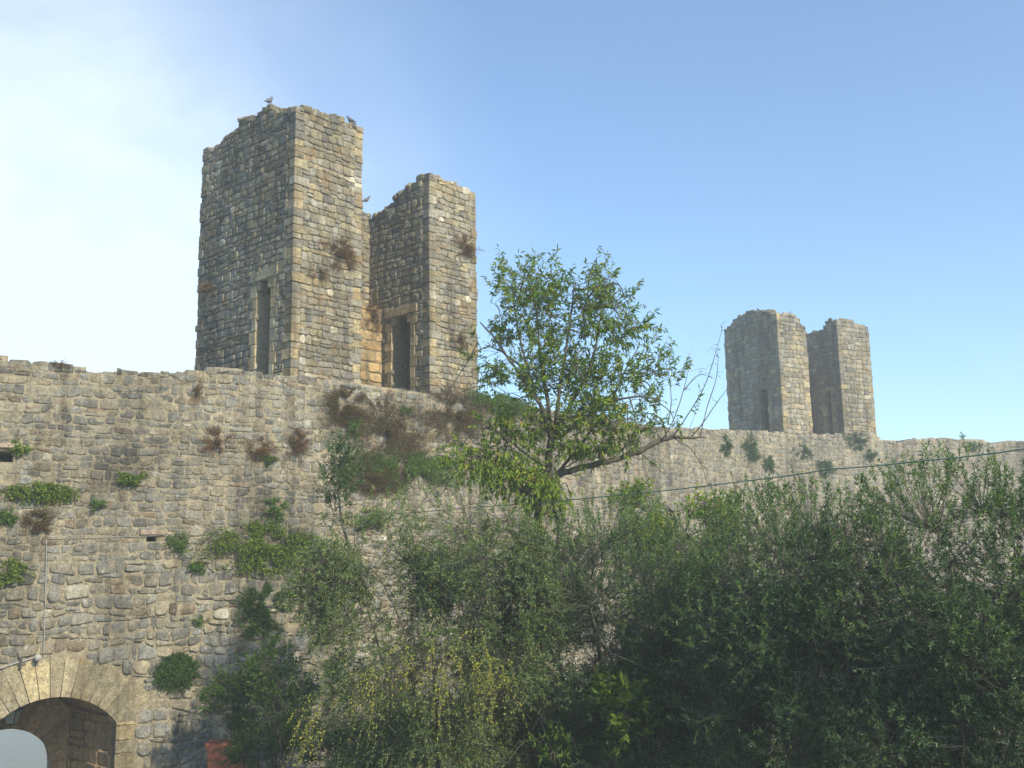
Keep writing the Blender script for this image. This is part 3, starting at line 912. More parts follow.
pal_gold = lambda n: pick(n, [(0.30, 0.30, 0.04), (0.22, 0.25, 0.04), (0.38, 0.33, 0.06)], [4, 3, 1.5])

def ell_pts(ells, n, gap=0.0, gs=1.0, shell=0.5):
    out_ = []; w = np.array([e[2] if len(e) > 2 else np.prod(e[1]) for e in ells], float); w /= w.sum()
    while len(out_) < n:
        e = ells[rs.choice(len(ells), p=w)]
        v = rs.randn(3); v /= np.linalg.norm(v)
        p = np.array(e[0]) + v * np.array(e[1]) * (rs.rand() ** shell)
        if gap and noise.noise(Vector(p * gs)) < gap - 0.5: continue
        out_.append(p)
    return np.array(out_)

def bez(a, c, b, n=5):
    t = np.linspace(0, 1, n)[:, None]
    return a * (1 - t) ** 2 + 2 * c * t * (1 - t) + b * t ** 2

class Tree:
    def __init__(s, bark=(1, 1, 1)):
        s.nodes = []; s.w = MB(); s.l = MB(); s.bark = bark
    def limb(s, pts, r0_, r1_, sides=7, sub=5):
        pts = np.asarray(pts, float)
        # catmull-like smoothing
        t = np.r_[0, np.cumsum(np.linalg.norm(np.diff(pts, axis=0), axis=1))]
        tt = np.linspace(0, t[-1], (len(pts) - 1) * sub + 1)
        P = np.stack([np.interp(tt, t, pts[:, k]) for k in range(3)], -1)
        for _ in range(2):
            P[1:-1] = 0.25 * P[:-2] + 0.5 * P[1:-1] + 0.25 * P[2:]
        P[1:-1] += rs.randn(*P[1:-1].shape) * r0_ * 0.12
        r = np.linspace(1, 0, len(P)) ** 0.8 * (r0_ - r1_) + r1_
        tube(s.w, P, r * rs.uniform(.92, 1.08, len(r)), sides, s.bark, 0, True)
        for p in P[len(P) // 6:]: s.nodes.append(p)
    def level(s, targets, rad, up=0.25, sides=4, jit=0.05, maxlen=3.0, npt=5, batch=None, sag=0):
        if len(targets) == 0: return []
        paths = []
        kd0 = s._kd()
        d0 = [kd0.find(Vector(t))[2] for t in targets]
        order = np.argsort(d0); batch = batch or max(1, len(order) // 5)
        for bi in range(0, len(order), batch):
            kd = s._kd()
            for i in order[bi:bi + batch]:
                t = targets[i]; co, _, dist = kd.find(Vector(t))
                if dist > maxlen or dist < 0.03: continue
                a = np.array(co); c = a * 0.5 + t * 0.5 + np.array([0, 0, up * dist]) + rs.randn(3) * jit * dist
                P = bez(a, c, t, npt); paths.append(P)
                r = np.linspace(rad, rad * 0.45, npt)
                tube(s.w, P, r, sides, s.bark)
            for P in paths[-batch:]: 
                for p in P[1:]: s.nodes.append(p)
        return paths
    def _kd(s):
        kd = KDTree(len(s.nodes))
        for i, p in enumerate(s.nodes): kd.insert(Vector(p), i)
        kd.balance(); return kd
    def twigs(s, targets, ln, rad, pal, leaf, n_leaf, up=0.3, droop=0.0, maxlen=1.6, spread=0.9, grav=0.0, leafmb=None):
        """each target gets a leafy shoot; direction from nearest node"""
        kd = s._kd(); mbL = leafmb or s.l
        A = []; Tt = []; D = []
        for t in targets:
            co, _, dist = kd.find(Vector(t))
            if dist <= maxlen: A.append(co[:]); Tt.append(t); D.append(dist)
        if not A: return
        A = np.array(A, float); Tt = np.array(Tt, float); D = np.array(D)[:, None]; n = len(A)
        d = unit(Tt - A); d = unit(d + np.array([0, 0, up]) + rs.randn(n, 3) * 0.35)
        l = ln * rs.uniform(0.6, 1.4, (n, 1)); E_ = Tt + d * l + np.array([0, 0, -1.0]) * droop * l
        C1 = A * .5 + Tt * .5 + rs.randn(n, 3) * .07 * D; C2 = Tt + d * l * .5
        def bz(a, c, b, ts): ts = np.asarray(ts)[None, :, None]; return a[:, None] * (1 - ts) ** 2 + 2 * c[:, None] * ts * (1 - ts) + b[:, None] * ts ** 2
        P = np.concatenate([bz(A, C1, Tt, [0, .5]), bz(Tt, C2, E_, [0, .33, .67, 1.0])], 1)
        m = P.shape[1]; tg = unit(np.gradient(P, axis=1)); x = unit(np.cross(tg, np.array([0.31, 0.2, 0.93]))); y = np.cross(tg, x)
        r = np.linspace(rad, rad * .4, m)[None, :, None, None]; an = np.arange(3) * 2 * math.pi / 3
        V = P[:, :, None] + r * (np.cos(an)[None, None, :, None] * x[:, :, None] + np.sin(an)[None, None, :, None] * y[:, :, None])
        i = np.arange(n)[:, None, None] * m * 3 + np.arange(m - 1)[None, :, None] * 3; jj = np.arange(3)[None, None, :]; j2 = (jj + 1) % 3
        s.w.add(V.reshape(-1, 3), np.stack([i + jj, i + j2, i + 3 + j2, i + 3 + jj], -1).reshape(-1, 4), s.bark)
        k = n_leaf; tt = rs.uniform(0, 1, (n, k, 1))
        a, c, b = Tt[:, None], C2[:, None], E_[:, None]
        p = a * (1 - tt) ** 2 + 2 * c * tt * (1 - tt) + b * tt ** 2; tg = unit(2 * (1 - tt) * (c - a) + 2 * tt * (b - c))
        dr = unit(tg * (1 - spread * .5) + unit(rs.randn(n, k, 3)) * spread + np.array([0, 0, -grav]))
        leaves(mbL, p.reshape(-1, 3), dr.reshape(-1, 3), leaf[0], leaf[1], pal)
    def build(s, name, label, cat, base, lm, bm, group=None, crown='crown', trunk='trunk', extra=None):
        root = empty(name, base, label, cat, group)
        s.w.build(trunk, bm, root)
        s.l.build(crown, lm, root, smooth=False)
        return root

# ------------------------------------------------------------------ olives
def olive(px, Y, top_py, hw, label, seed, pal=pal_olive, n3=260, n4=3000, nl=13, upr=0.35, droop=0.0, lean=0.0, trunk_r=0.13, shoots=60, extra=None, gap=0.30, low=0.7):
    global rs
    rs = np.random.RandomState(seed)
    top = at(px, top_py, Y); x0 = top[0]; H = top[2]
    g = gz(x0, Y); T = Tree()
    base = np.array([x0 + lean, Y, g - .05]); fork = np.array([x0 + lean * .5, Y, g + 1.1])
    T.limb([base, base + (0.04, 0.03, .5), fork], trunk_r, trunk_r * .8, 9)
    cz = g + (H - g) * 0.60
    for k in range(6):
        a = k * 2 * math.pi / 6 + rs.uniform(-.4, .4); rr = hw * rs.uniform(.45, .75)
        e = np.array([x0 + math.cos(a) * rr, Y + math.sin(a) * rr * .9, g + (H - g) * rs.uniform(.62, .88)])
        T.limb([fork, fork * .55 + e * .45 + (0, 0, .15 * rs.randn()) , e], trunk_r * .36, trunk_r * .10, 6)
    rz = (H - g) * 0.5
    ells = [((x0, Y, g + (H - g) * low * .9), (hw, hw * .85, rz * .92), 1.5)]
    for k in range(16):
        a = rs.uniform(0, 6.28); ells.append(((x0 + math.cos(a) * hw * .6, Y + math.sin(a) * hw * .5, g + (H - g) * rs.uniform(.30, .84)), (hw * rs.uniform(.24, .38), hw * .34, rz * rs.uniform(.24, .36)), .34))
    if extra: ells += extra
    def clip(p): return p[(p[:, 2] < H - 0.1) & (p[:, 2] > g + .35)]
    T.level(clip(ell_pts(ells, 60)), trunk_r * .13, .2, 5, .12)
    T.level(clip(ell_pts(ells, n3)), trunk_r * .06, .2, 4, .12)
    T.twigs(clip(ell_pts(ells, int(n4 * 2.1), gap, 1.3, .42)), 0.24, .0035, pal, (0.062, 0.0140), int(nl * 1.6), upr, droop, 1.2, .8)
    # long upright shoots on the top surface
    if shoots:
        a = rs.uniform(0, 6.28, shoots); rr = np.sqrt(rs.rand(shoots)) * hw * .92
        st = np.stack([x0 + np.cos(a) * rr, Y + np.sin(a) * rr * .85, g + (H - g) * (low * .9) + rz * .85 * np.sqrt(np.maximum(0, 1 - (rr / hw) ** 2))], -1)
        T.twigs(st, 0.34, .004, pal, (0.062, 0.016), 34, 1.6, 0, 1.5, .75)
        m_ = shoots * 5; a = rs.uniform(0, 6.28, m_); rr = np.sqrt(rs.rand(m_)) * hw * .98
        st = np.stack([x0 + np.cos(a) * rr, Y + np.sin(a) * rr * .85, g + (H - g) * (low * .9) + rz * rs.uniform(.7, .95, m_) * np.sqrt(np.maximum(0, 1 - (rr / hw) ** 2))], -1)
        T.twigs(st, 0.22, .0035, pal_sunlit, (0.055, 0.013), 30, 1.3, 0, 1.5, .75)  # paler top shoots: sunlight put into the leaf colour
    T.T_ells = ells
    return T, base
G_OL = 'olive trees in the garden'
def fin(T, base, label, nm='olive_tree'):
    return T.build(nm, label, 'olive tree', base, M_olive, M_obark, G_OL)

T, b_ = olive(440, 15.0, 505, 1.9, '', 21, pal_olive_y, upr=0.05, droop=0.5, shoots=25, gap=0.36, n4=3700,
              extra=[((at(335, 480, 15)[0], 15.0, at(335, 480, 15)[2]), (0.3, 0.3, 0.75), .35), ((at(330, 590, 14.4)[0], 14.4, at(330, 590, 15)[2]), (0.6, 0.5, 0.7), .5)])
# extra tall shoot left
T.limb([at(372, 600, 15), at(352, 560, 15), at(340, 515, 15), at(338, 465, 15)], .03, .006, 5)
T.level(ell_pts([((at(340, 490, 15)[0], 15.0, at(340, 490, 15)[2]), (0.28, 0.25, 0.7))], 26), .008, .3, 4, .1)
T.twigs(ell_pts([((at(340, 470, 15)[0], 15.0, at(340, 475, 15)[2]), (0.27, 0.3, 0.62))], 130), 0.24, .005, pal_olive, (0.062, 0.015), 22, .8, 0, 3.5)
# drooping twigs with yellow flower-like young leaves
for (px, py) in ((320, 725), (316, 745), (385, 690), (400, 676), (370, 700), (440, 690), (478, 690), (490, 700), (450, 672), (500, 678), (470, 655), (430, 665)):
    c = at(px, py - 18, 13.4)
    tg = c + rs.randn(10, 3) * np.array([.10, .12, .12])
    T.twigs(tg, 0.34, .004, pal_gold, (0.035, 0.016), 26, -0.9, 1.1, 2.5, .9)
fin(T, b_, 'leftmost olive tree, silver green with yellow tipped hanging twigs')
T, b_ = olive(622, 15.4, 530, 2.0, '', 22, shoots=60, gap=.24, n4=3600)
fin(T, b_, 'olive tree standing directly below the green leafy tree, between the other olives')
T, b_ = olive(800, 13.2, 522, 1.75, '', 23, shoots=70, gap=.28, n4=3000)
fin(T, b_, 'dark olive tree right of centre, growing below the farther tower')
T, b_ = olive(945, 12.0, 500, 1.8, '', 24, shoots=90, gap=.26, n4=3300)
fin(T, b_, 'tall near olive tree at the right, long upright shoots reaching the wall top')
T, b_ = olive(1100, 11.5, 480, 1.6, '', 25, shoots=60, gap=.26, n4=1800)
fin(T, b_, 'olive tree cut by the right edge of the picture')
T, b_ = olive(745, 17.0, 515, 1.8, '', 26, shoots=40, gap=.25, n4=2800)
fin(T, b_, 'olive tree half hidden behind the dark one, its top just under the wire')

# ------------------------------------------------------------------ the leafy fruit tree against the sky
rs = np.random.RandomState(5)
YP = 16.8
T = Tree()
def a3(px, py, dy=0.0): return at(px, py, YP + dy)
bx_ = a3(533, 700); base = np.array([bx_[0], YP, gz(bx_[0], YP) - .05])
T.limb([base, a3(536, 640), a3(541, 600), a3(556, 560), a3(585, 535)], 0.125, 0.085, 9)
T.limb([a3(541, 600), a3(537, 570), a3(534, 545), a3(540, 505), a3(548, 470), a3(551, 440)], 0.085, 0.055, 8)
T.limb([a3(556, 560), a3(560, 530), a3(552, 500), a3(556, 475)], 0.045, 0.03, 7)
# long low limb reaching right
T.limb([a3(520, 492), a3(540, 480), a3(570, 471), a3(600, 463), a3(632, 455), a3(655, 443), a3(672, 437)], 0.058, 0.036, 8)
T.limb([a3(672, 437), a3(690, 438), a3(705, 437)], 0.034, 0.012, 6)
up_l = [
 ([(551, 440), (545, 412), (530, 390), (510, 360), (492, 335), (480, 322)], -.5, .06),
 ([(551, 440), (540, 405), (532, 385), (520, 365), (500, 350), (485, 345)], .6, .05),
 ([(551, 440), (548, 400), (540, 360), (538, 320), (532, 290)], .3, .06),
 ([(548, 460), (556, 420), (560, 385), (566, 350), (572, 310), (574, 280)], -.2, .06),
 ([(549, 450), (566, 412), (585, 380), (597, 345), (602, 300)], .5, .055),
 ([(550, 445), (575, 425), (605, 403), (640, 395), (660, 400)], -.6, .05),
 ([(556, 475), (585, 440), (612, 400), (625, 370), (640, 345)], .2, .045),
 ([(548, 470), (520, 450), (500, 430), (480, 428)], .5, .035),
 ([(548, 480), (515, 470), (490, 455), (465, 462), (447, 478)], -.5, .03),
 ([(532, 385), (520, 340), (514, 310), (512, 280)], .3, .035),
]
for pts, dy, r in up_l:
    T.limb([a3(p[0], p[1], dy * i / len(pts)) for i, p in enumerate(pts)], r * .75, r * .16, 6)
def E(px, py, rx, ry, w, dy=0, rd=1.0): c = a3(px, py, dy); k = YP / 1000; return (tuple(c), (rx * k, rd, ry * k), w)
ells = [E(560, 330, 72, 68, 3.2), E(530, 300, 40, 42, 1.2), E(600, 300, 36, 32, 1.0), E(545, 385, 60, 48, 2.2), E(600, 375, 50, 45, 1.3, 0, .8), E(585, 430, 60, 28, 1.2), E(520, 440, 45, 25, .9), E(500, 350, 20, 40, .5), E(640, 388, 38, 24, .45), E(655, 372, 20, 20, .12), E(625, 335, 25, 25, .25), E(508, 300, 20, 30, .3), E(605, 452, 45, 10, .25, 0, .4), E(650, 425, 28, 14, .15, 0, .4)]
T.level(ell_pts(ells, 60), .016, .25, 5, .1)
T.level(ell_pts(ells, 170), .008, .2, 4, .12)
T.twigs(ell_pts(ells, 1050, .54, 2.2), 0.32, .0035, pal_peach, (0.108, 0.031), 14, .7, 0, 1.3, .7, .55)
# individual tall leafy shoots on the outline
for (px, py) in ((497, 283), (505, 262), (520, 255), (545, 258), (563, 264), (580, 272), (603, 268), (618, 270), (628, 282), (640, 300), (640, 318), (487, 270), (484, 322), (655, 345), (680, 352), (663, 352), (630, 340), (648, 395), (690, 395), (600, 280), (533, 268)):
    st = a3(px + rs.uniform(-4, 4), py + 26, rs.uniform(-.5, .5)); T.twigs(st[None, :] + rs.randn(2, 3) * .08, 0.42, .005, pal_peach, (0.11, 0.035), 20, 1.6, 0, 2.2, .6, .5)
# yellow green low foliage, left under the tower and below the long limb
ells2 = [E(490, 462, 42, 16, 1.2, -.2, .6), E(525, 478, 36, 18, 1.2, -.2, .6), E(505, 425, 36, 14, .5, 0, .6), E(470, 455, 30, 14, .4, 0, .5), E(600, 420, 50, 25, .7, -.3, .6), E(575, 445, 40, 14, .4, -.2, .5), E(535, 530, 12, 14, .15), E(548, 495, 26, 16, .5, -.3, .4)]
T.level(ell_pts(ells2, 40), .009, .1, 4, .1)
T.twigs(ell_pts(ells2, 560), 0.26, .0035, pal_peach_y, (0.105, 0.033), 13, .0, .2, 1.5, .7, .7)
# bare twigs at the right end of the long limb
bare = [[(660, 443), (672, 425), (684, 390), (690, 362)], [(672, 438), (690, 412), (706, 385), (716, 352), (722, 330)], [(690, 438), (702, 425), (715, 405), (730, 385)], [(700, 437), (706, 410), (718, 375), (718, 350)], [(668, 425), (672, 400), (668, 372)],
        [(640, 452), (660, 470), (672, 482)], [(672, 437), (690, 447), (702, 465), (708, 485)], [(684, 390), (700, 372), (712, 378)], [(560, 471), (590, 452), (610, 447), (640, 460)], [(552, 500), (566, 478), (572, 505), (575, 520)], [(655, 400), (672, 412), (676, 430)],
        [(480, 400), (482, 435), (497, 470)], [(447, 478), (430, 492), (415, 512)], [(455, 470), (445, 490), (432, 505)], [(478, 428), (465, 440), (455, 462)], [(478, 342), (466, 365), (450, 388), (440, 410)], [(485, 385), (470, 388), (455, 395), (448, 410)]]
for pts in bare:
    dyy = rs.uniform(-.3, .3)
    P = np.array([a3(p[0], p[1], dyy * (1 if i else 0)) for i, p in enumerate(pts)])
    T.limb(P, .011, .003, 4, 4)
    st = P[len(P) // 2:]; st = np.vstack([st + rs.randn(*st.shape) * .12 for _ in range(2)])
    T.level(st, .004, .3, 3, .1, 1.5, 4)
    T.twigs(P[-2:], .1, .003, pal_red, (0.05, 0.02), 3, .5, 0, 1, .8, .5)
T.build('fruit_tree', 'tall airy leafy fruit tree right of the nearer tower, one long limb reaching right', 'tree', base, M_leaf, M_bark)

# yellow green tree behind the olives
T = Tree(); rs = np.random.RandomState(31)
YB = 18.3
c = at(690, 540, YB); base = np.array([c[0], YB, gz(c[0], YB)])
T.limb([base, base + (0.1, 0, 1.6), (c[0], YB, c[2])], .09, .03)
k = YB / 1000
ells = [(tuple(at(690, 522, YB)), (48 * k, .9, 26 * k), 2), (tuple(at(655, 545, YB)), (40 * k, .8, 30 * k), 1.5), (tuple(at(630, 500, YB)), (22 * k, .5, 12 * k), .3), (tuple(at(700, 590, YB)), (60 * k, .9, 50 * k), 2)]
T.level(ell_pts(ells, 50), .014, .2); T.twigs(ell_pts(ells, 900, .36, 1.2), .3, .004, pal_peach_y, (0.09, 0.034), 15, .4, 0, 1.6, .8, .3)
T.build('leafy_tree', 'low yellow-green tree behind the olives, beside the end of the long limb', 'tree', base, M_leaf, M_bark)

# ------------------------------------------------------------------ wall plants
def wall_clump(px, py, rx, ry, kind, label, surf_T=None, name=None, dens=1.0, hang=0.0, group=None):
    """plant rooted in a joint of the wall; surf_T = (Y) override when it grows on a tower"""
    global rs
    rs = np.random.RandomState(int(px * 7 + py * 13) % 100000)
    if surf_T is None:
        u, v = wall_at(px, py); P = wall_surf(u, v, 0.02); n = np.array([np.interp(u, S, NX), np.interp(u, S, NY), 0])
    else:
        P, n = surf_T
    P = np.asarray(P, float).ravel(); t = np.array([-n[1], n[0], 0.0]); Y = P[1]
    # tangential foreshortening
    kx = (Y / 1000) / max(.35, abs(t @ rgt)); ky = Y / 1000
    rX, rY = rx * kx, ry * ky
    pal, lf, ll, bark = {'green': (pal_green, (.055, .028), 11, (.5, .6, .3)), 'dark': (pal_dark, (.06, .03), 13, (.5, .5, .4)), 'bright': (pal_bright, (.07, .035), 10, (.5, .6, .3)),
            'red': (pal_red, (.045, .012), 9, (1.7, .9, .5)), 'brown': (pal_brown, (.05, .018), 11, (1.2, .9, .6)), 'far': (pal_dark, (.08, .04), 12, (.5, .5, .4)), 'olive': (pal_olive, (.062, .02), 12, (1, 1, 1))}[kind]
    nst = int(min(950, max(16, 900 * rX * rY * dens)) )
    st = MB(); lv = MB(); pos = []; dr = []
    if kind == 'far': nst = int(nst * .5)
    for k in range(nst):
        a = rs.uniform(0, 6.28); rr = rs.rand() ** .8 * (1.5 if kind == 'far' else 1.15)
        x, z = math.cos(a) * rr * rX, math.sin(a) * rr * rY
        if dens < 5 and noise.noise(Vector((x * (1.3 / rX + 1) + px, z * (1.3 / rX + 1), py))) < (-.22 if rx > 25 else 0.02 - .25 * (rr < .4)): continue
        dep = (0.05 + 0.22 * (1 - rr) * rs.rand()) * min(1, rX * 2.2)
        s0_ = P + t * x * .55 + np.array([0, 0, z * .7 - hang * rY * .1]) + n * 0.0
        e = P + t * x * rs.uniform(.9, 1.4) + np.array([0, 0, z * 1.1 - hang * rY * rs.rand()]) + n * (dep + .04)
        mid = (s0_ + e) / 2 + n * dep * .6 + np.array([0, 0, .04])
        Q = bez(s0_, mid, e, 5)
        tube(st, Q, np.linspace(.0035, .0015, 5), 3, bark)
        tt = rs.uniform(.2, 1, ll); qi = tt * 4; i0 = np.minimum(qi.astype(int), 3); f = (qi - i0)[:, None]
        pos.append(Q[i0] * (1 - f) + Q[i0 + 1] * f + rs.randn(ll, 3) * .02); dr.append(unit(rs.randn(ll, 3) + n * .3 + np.array([0, 0, -.3 if hang else .15])))
    if not pos: return
    if rs.rand() < 2: leaves(lv, np.vstack(pos), np.vstack(dr), lf[0], lf[1], pal)
    nm = name or {'green': 'wall_plant', 'dark': 'wall_shrub', 'bright': 'wall_plant', 'red': 'dry_plant', 'brown': 'dry_ivy', 'far': 'wall_shrub', 'olive': 'wall_shrub'}[kind]
    cat = {'red': 'dried plant', 'brown': 'dried ivy'}.get(kind, 'wall plant')
    root = empty(nm, P, label, cat, group or ('dry plants on the old masonry' if kind in ('red', 'brown') else 'green plants growing on the fortress wall'))
    st.build('stems', M_bark, root); CL.append(root); lv.build('leaves', M_dry if kind in ('red', 'brown') else M_leaf, root, smooth=False)

CL = []
WP = [
 (218, 443, 13, 16, 'red', 'reddish dry plant on the wall below the nearer tower, leftmost of the row of three'),
 (258, 451, 15, 13, 'red', 'reddish dry plant on the wall, middle of the row of three below the nearer tower'),
 (297, 446, 14, 18, 'red', 'reddish dry plant on the wall, rightmost of the row of three below the nearer tower'),
 (60, 366, 7, 7, 'red', 'small dry tuft on top of the wall at the far left'),
 (197, 392, 5, 13, 'red', 'narrow rusty streak of dry plant just under the wall top by the left tower edge'),
 (268, 461, 7, 6, 'green', 'small green sprig under the middle reddish dry plant'),
 (40, 494, 26, 9, 'bright', 'wide bright green plant spreading on the wall below the square hole'),
 (131, 480, 11, 8, 'bright', 'small bright green tuft alone on the middle of the left wall'),
 (18, 449, 8, 6, 'bright', 'small green tuft beside the square hole in the wall'),
 (9, 574, 13, 13, 'bright', 'green tuft at the left picture edge above the gate'),
 (8, 517, 9, 8, 'green', 'thin green plant at the left picture edge under the wide bright one'),
 (38, 524, 12, 12, 'brown', 'brownish straggly plant on the wall under the wide bright green one'),
 (178, 545, 11, 10, 'green', 'sparse green plant beside the small dark hole in the wall'),
 (98, 505, 10, 6, 'green', 'faint low green plant left of the small dark hole'),
 (262, 549, 44, 24, 'bright', 'broad bright green creeper on the wall left of the weeping olive'),
 (273, 512, 12, 13, 'green', 'thin green and brown plant just above the broad bright creeper'),
 (262, 612, 20, 24, 'dark', 'dark green creeper hanging on the wall below the broad bright one'),
 (252, 628, 12, 8, 'green', 'small lighter sprig at the foot of the dark hanging creeper'),
 (345, 410, 18, 20, 'brown', 'brown and green ivy at the wall top under the split of the nearer tower'),
 (352, 428, 9, 9, 'green', 'green tuft inside the brown ivy under the nearer tower'),
 (385, 432, 40, 34, 'brown', 'large patch of withered ivy on the wall under the nearer tower door'),
 (405, 412, 5, 5, 'green', 'tiny green cushion on the wall under the right tower pier'),
 (455, 415, 30, 28, 'brown', 'withered ivy on the wall under the right pier of the nearer tower'),
 (500, 405, 28, 10, 'green', 'green growth along the wall top right of the nearer tower'),
 (405, 470, 45, 18, 'green', 'low green creeper on the wall above the weeping olive'),
 (370, 521, 14, 11, 'bright', 'bright green cushion on the wall beside the tip of the weeping olive'),
 (372, 478, 26, 16, 'brown', 'dead brown creeper between the withered ivy and the weeping olive'),
 (750, 452, 10, 12, 'far', 'dark bush on the far wall left below the farther tower door'),
 (803, 452, 7, 6, 'far', 'round dark bush on the far wall under the gap of the farther tower'),
 (857, 441, 11, 7, 'far', 'dark bush at the far wall top under the right pier of the farther tower'),
 (870, 455, 7, 5, 'far', 'small dark bush lower right of the farther tower'),
 (825, 467, 9, 7, 'far', 'dark bush low on the far wall below the farther tower'),
 (768, 465, 8, 7, 'far', 'low dark bush on the far wall, nearest to the wire'),
 (725, 447, 7, 8, 'far', 'faint bush on the far wall beside the bare twigs'),
 (970, 447, 8, 4, 'far', 'faint bush at the far right end of the wall'),
 (200, 623, 6, 5, 'green', 'tiny green tuft on the wall above the round hanging bush'),
 (196, 568, 8, 8, 'green', 'sparse olive-green tuft left of the broad bright creeper'),
]
for (px, py, rx, ry, kd_, lb) in WP:
    wall_clump(px, py, rx, ry, kd_, lb, dens=(4.0 if kd_ == 'brown' else 2.3 if kd_ in ('red', 'brown') else 2.2))
# round hanging bush by the gate
wall_clump(176, 667, 14, 13, 'dark', 'round dark green bush hanging from the wall right of the gate', dens=8, hang=.8)
# plants on the towers
def on_front(T, s0_, px, py):
    b = T['b']; o = T['p0']; t = col_len(o, T['d'], px, T['z'] + 3); p = o + T['d'] * t; d = ray(px, py)
    return np.array([p[0], p[1], CAM[2] + d[2] * p[1] / d[1]]), np.array([-b[0], -b[1], 0])
wall_clump(339, 255, 15, 18, 'red', 'dry reddish plant high on the left pier of the nearer tower', on_front(T1, 0, 339, 255), dens=2.2)
wall_clump(320, 275, 11, 12, 'red', 'smaller dry plant lower left on the left pier of the nearer tower', on_front(T1, 0, 320, 275), dens=1.4)
wall_clump(466, 250, 12, 16, 'red', 'dry reddish plant high on the right edge of the nearer tower', on_front(T1, 0, 466, 250), dens=2.2)
wall_clump(458, 340, 9, 11, 'red', 'dry plant low on the right pier of the nearer tower', on_front(T1, 0, 458, 340), dens=1.4)
pz = T1['p0'] + T1['b'] * (T1['dep'] - .5); dz_ = ray(203, 290)
wall_clump(203, 290, 10, 9, 'red', 'dry tuft on the far left edge of the nearer tower', (np.array([pz[0], pz[1], CAM[2] + dz_[2] * pz[1] / dz_[1]]), np.array([-T1['d'][0], -T1['d'][1], 0])), dens=1.6)
pz = T1['p0'] + T1['b'] * 2.05 + T1['d'] * (T1['g'] - .4); dz_ = ray(371, 312)
wall_clump(371, 312, 7, 20, 'red', 'rusty dry creeper hanging in the gap of the nearer tower', (np.array([pz[0], pz[1], CAM[2] + dz_[2] * pz[1] / dz_[1]]), np.array([-T1['b'][0], -T1['b'][1], 0])), dens=2.0, hang=.5)
for (px, py, lb) in ((841, 314, 'small tuft of weeds on the right pier top of the farther tower, left one'), (855, 314, 'small tuft of weeds on the right pier top of the farther tower, right one')):
    P_, n_ = on_front(T2, 0, px, py); wall_clump(px, py + 3, 6, 2, 'brown', lb, (P_ - n_ * .3, n_), dens=3)

# ------------------------------------------------------------------ planter and garden shrubs
def shrub(px, py, Y, rx, ry, pal, leaf, n, label, name='shrub', nl=12, up=.6, grav=0.0, seed=3, gap=.35, lm=None, ground=None, cat='shrub', rd=.8):
    global rs
    rs = np.random.RandomState(seed); T = Tree(); c = at(px, py, Y); k = Y / 1000
    g = gz(c[0], Y) if ground is None else ground
    base = np.array([c[0], Y, g])
    for i in range(5): T.limb([base + rs.randn(3) * (.05, .05, 0), base * .5 + c * .5 + rs.randn(3) * .1, c + rs.randn(3) * (rx * k * .4, rd * .3, ry * k * .4)], .022, .008, 5)
    ells = [(tuple(c), (rx * k, rd, ry * k), 3)] + [(tuple(c + rs.randn(3) * (rx * k * .6, rd * .5, ry * k * .5)), (rx * k * .4, rd * .5, ry * k * .4), .6) for _ in range(4)]
    def cl(p): return p[p[:, 2] > g + .03]
    T.level(cl(ell_pts(ells, 40)), .007, .2, 4, .1)
    T.twigs(cl(ell_pts(ells, n, gap, 2.2)), .2, .004, pal, leaf, nl, up, 0, 1.5, .8, grav)
    return T.build(name, label, cat, base, lm or M_leaf, M_bark, 'shrubs in the garden', crown='foliage', trunk='stems')
# terracotta planter
Yp = 21.4
pc = at(226, 743, Yp); pr_ = at(260, 743, Yp)
pw, ph, pdp = 0.80, 0.62, 0.42
zg0 = pc[2] - ph
pot_c = np.array([at(205, 745, Yp)[0] + pw / 2 + .02, Yp + .2])
root = empty('terracotta_planter', (pot_c[0], pot_c[1], zg0), 'rectangular terracotta planter standing at the foot of the wall right of the gate', 'planter')
mb = MB()
ax = np.eye(3)
def frus(mb, c, z0_, z1_, a0, b0, a1, b1, wallt=.03, colr=(1, 1, 1)):
    V = []
    for (z, a, b) in ((z0_, a0, b0), (z1_, a1, b1), (z1_, a1 - wallt, b1 - wallt), (z0_ + wallt, a0 - wallt, b0 - wallt)):
        V += [(c[0] - a, c[1] - b, z), (c[0] + a, c[1] - b, z), (c[0] + a, c[1] + b, z), (c[0] - a, c[1] + b, z)]
    q = [(3, 2, 1, 0), (12, 13, 14, 15)]
    for l in range(3):
        for j in range(4): q.append((l * 4 + j, l * 4 + (j + 1) % 4, l * 4 + 4 + (j + 1) % 4, l * 4 + 4 + j))
    mb.add(V, np.array(q), colr)
frus(mb, pot_c, zg0, zg0 + ph - .09, pw * .43, pdp * .43, pw * .48, pdp * .48)
mb.build('pot', M_terra, root, smooth=False)
mb = MB(); frus(mb, pot_c, zg0 + ph - .092, zg0 + ph, pw * .5, pdp * .5, pw * .51, pdp * .51, .05); mb.build('rim', M_terra, root, smooth=False)
mb = MB(); rbox(mb, (pot_c[0], pot_c[1], zg0 + ph - .12), ax, (pw * .46, pdp * .45, .04), .01); mb.build('soil', M_soil, root)
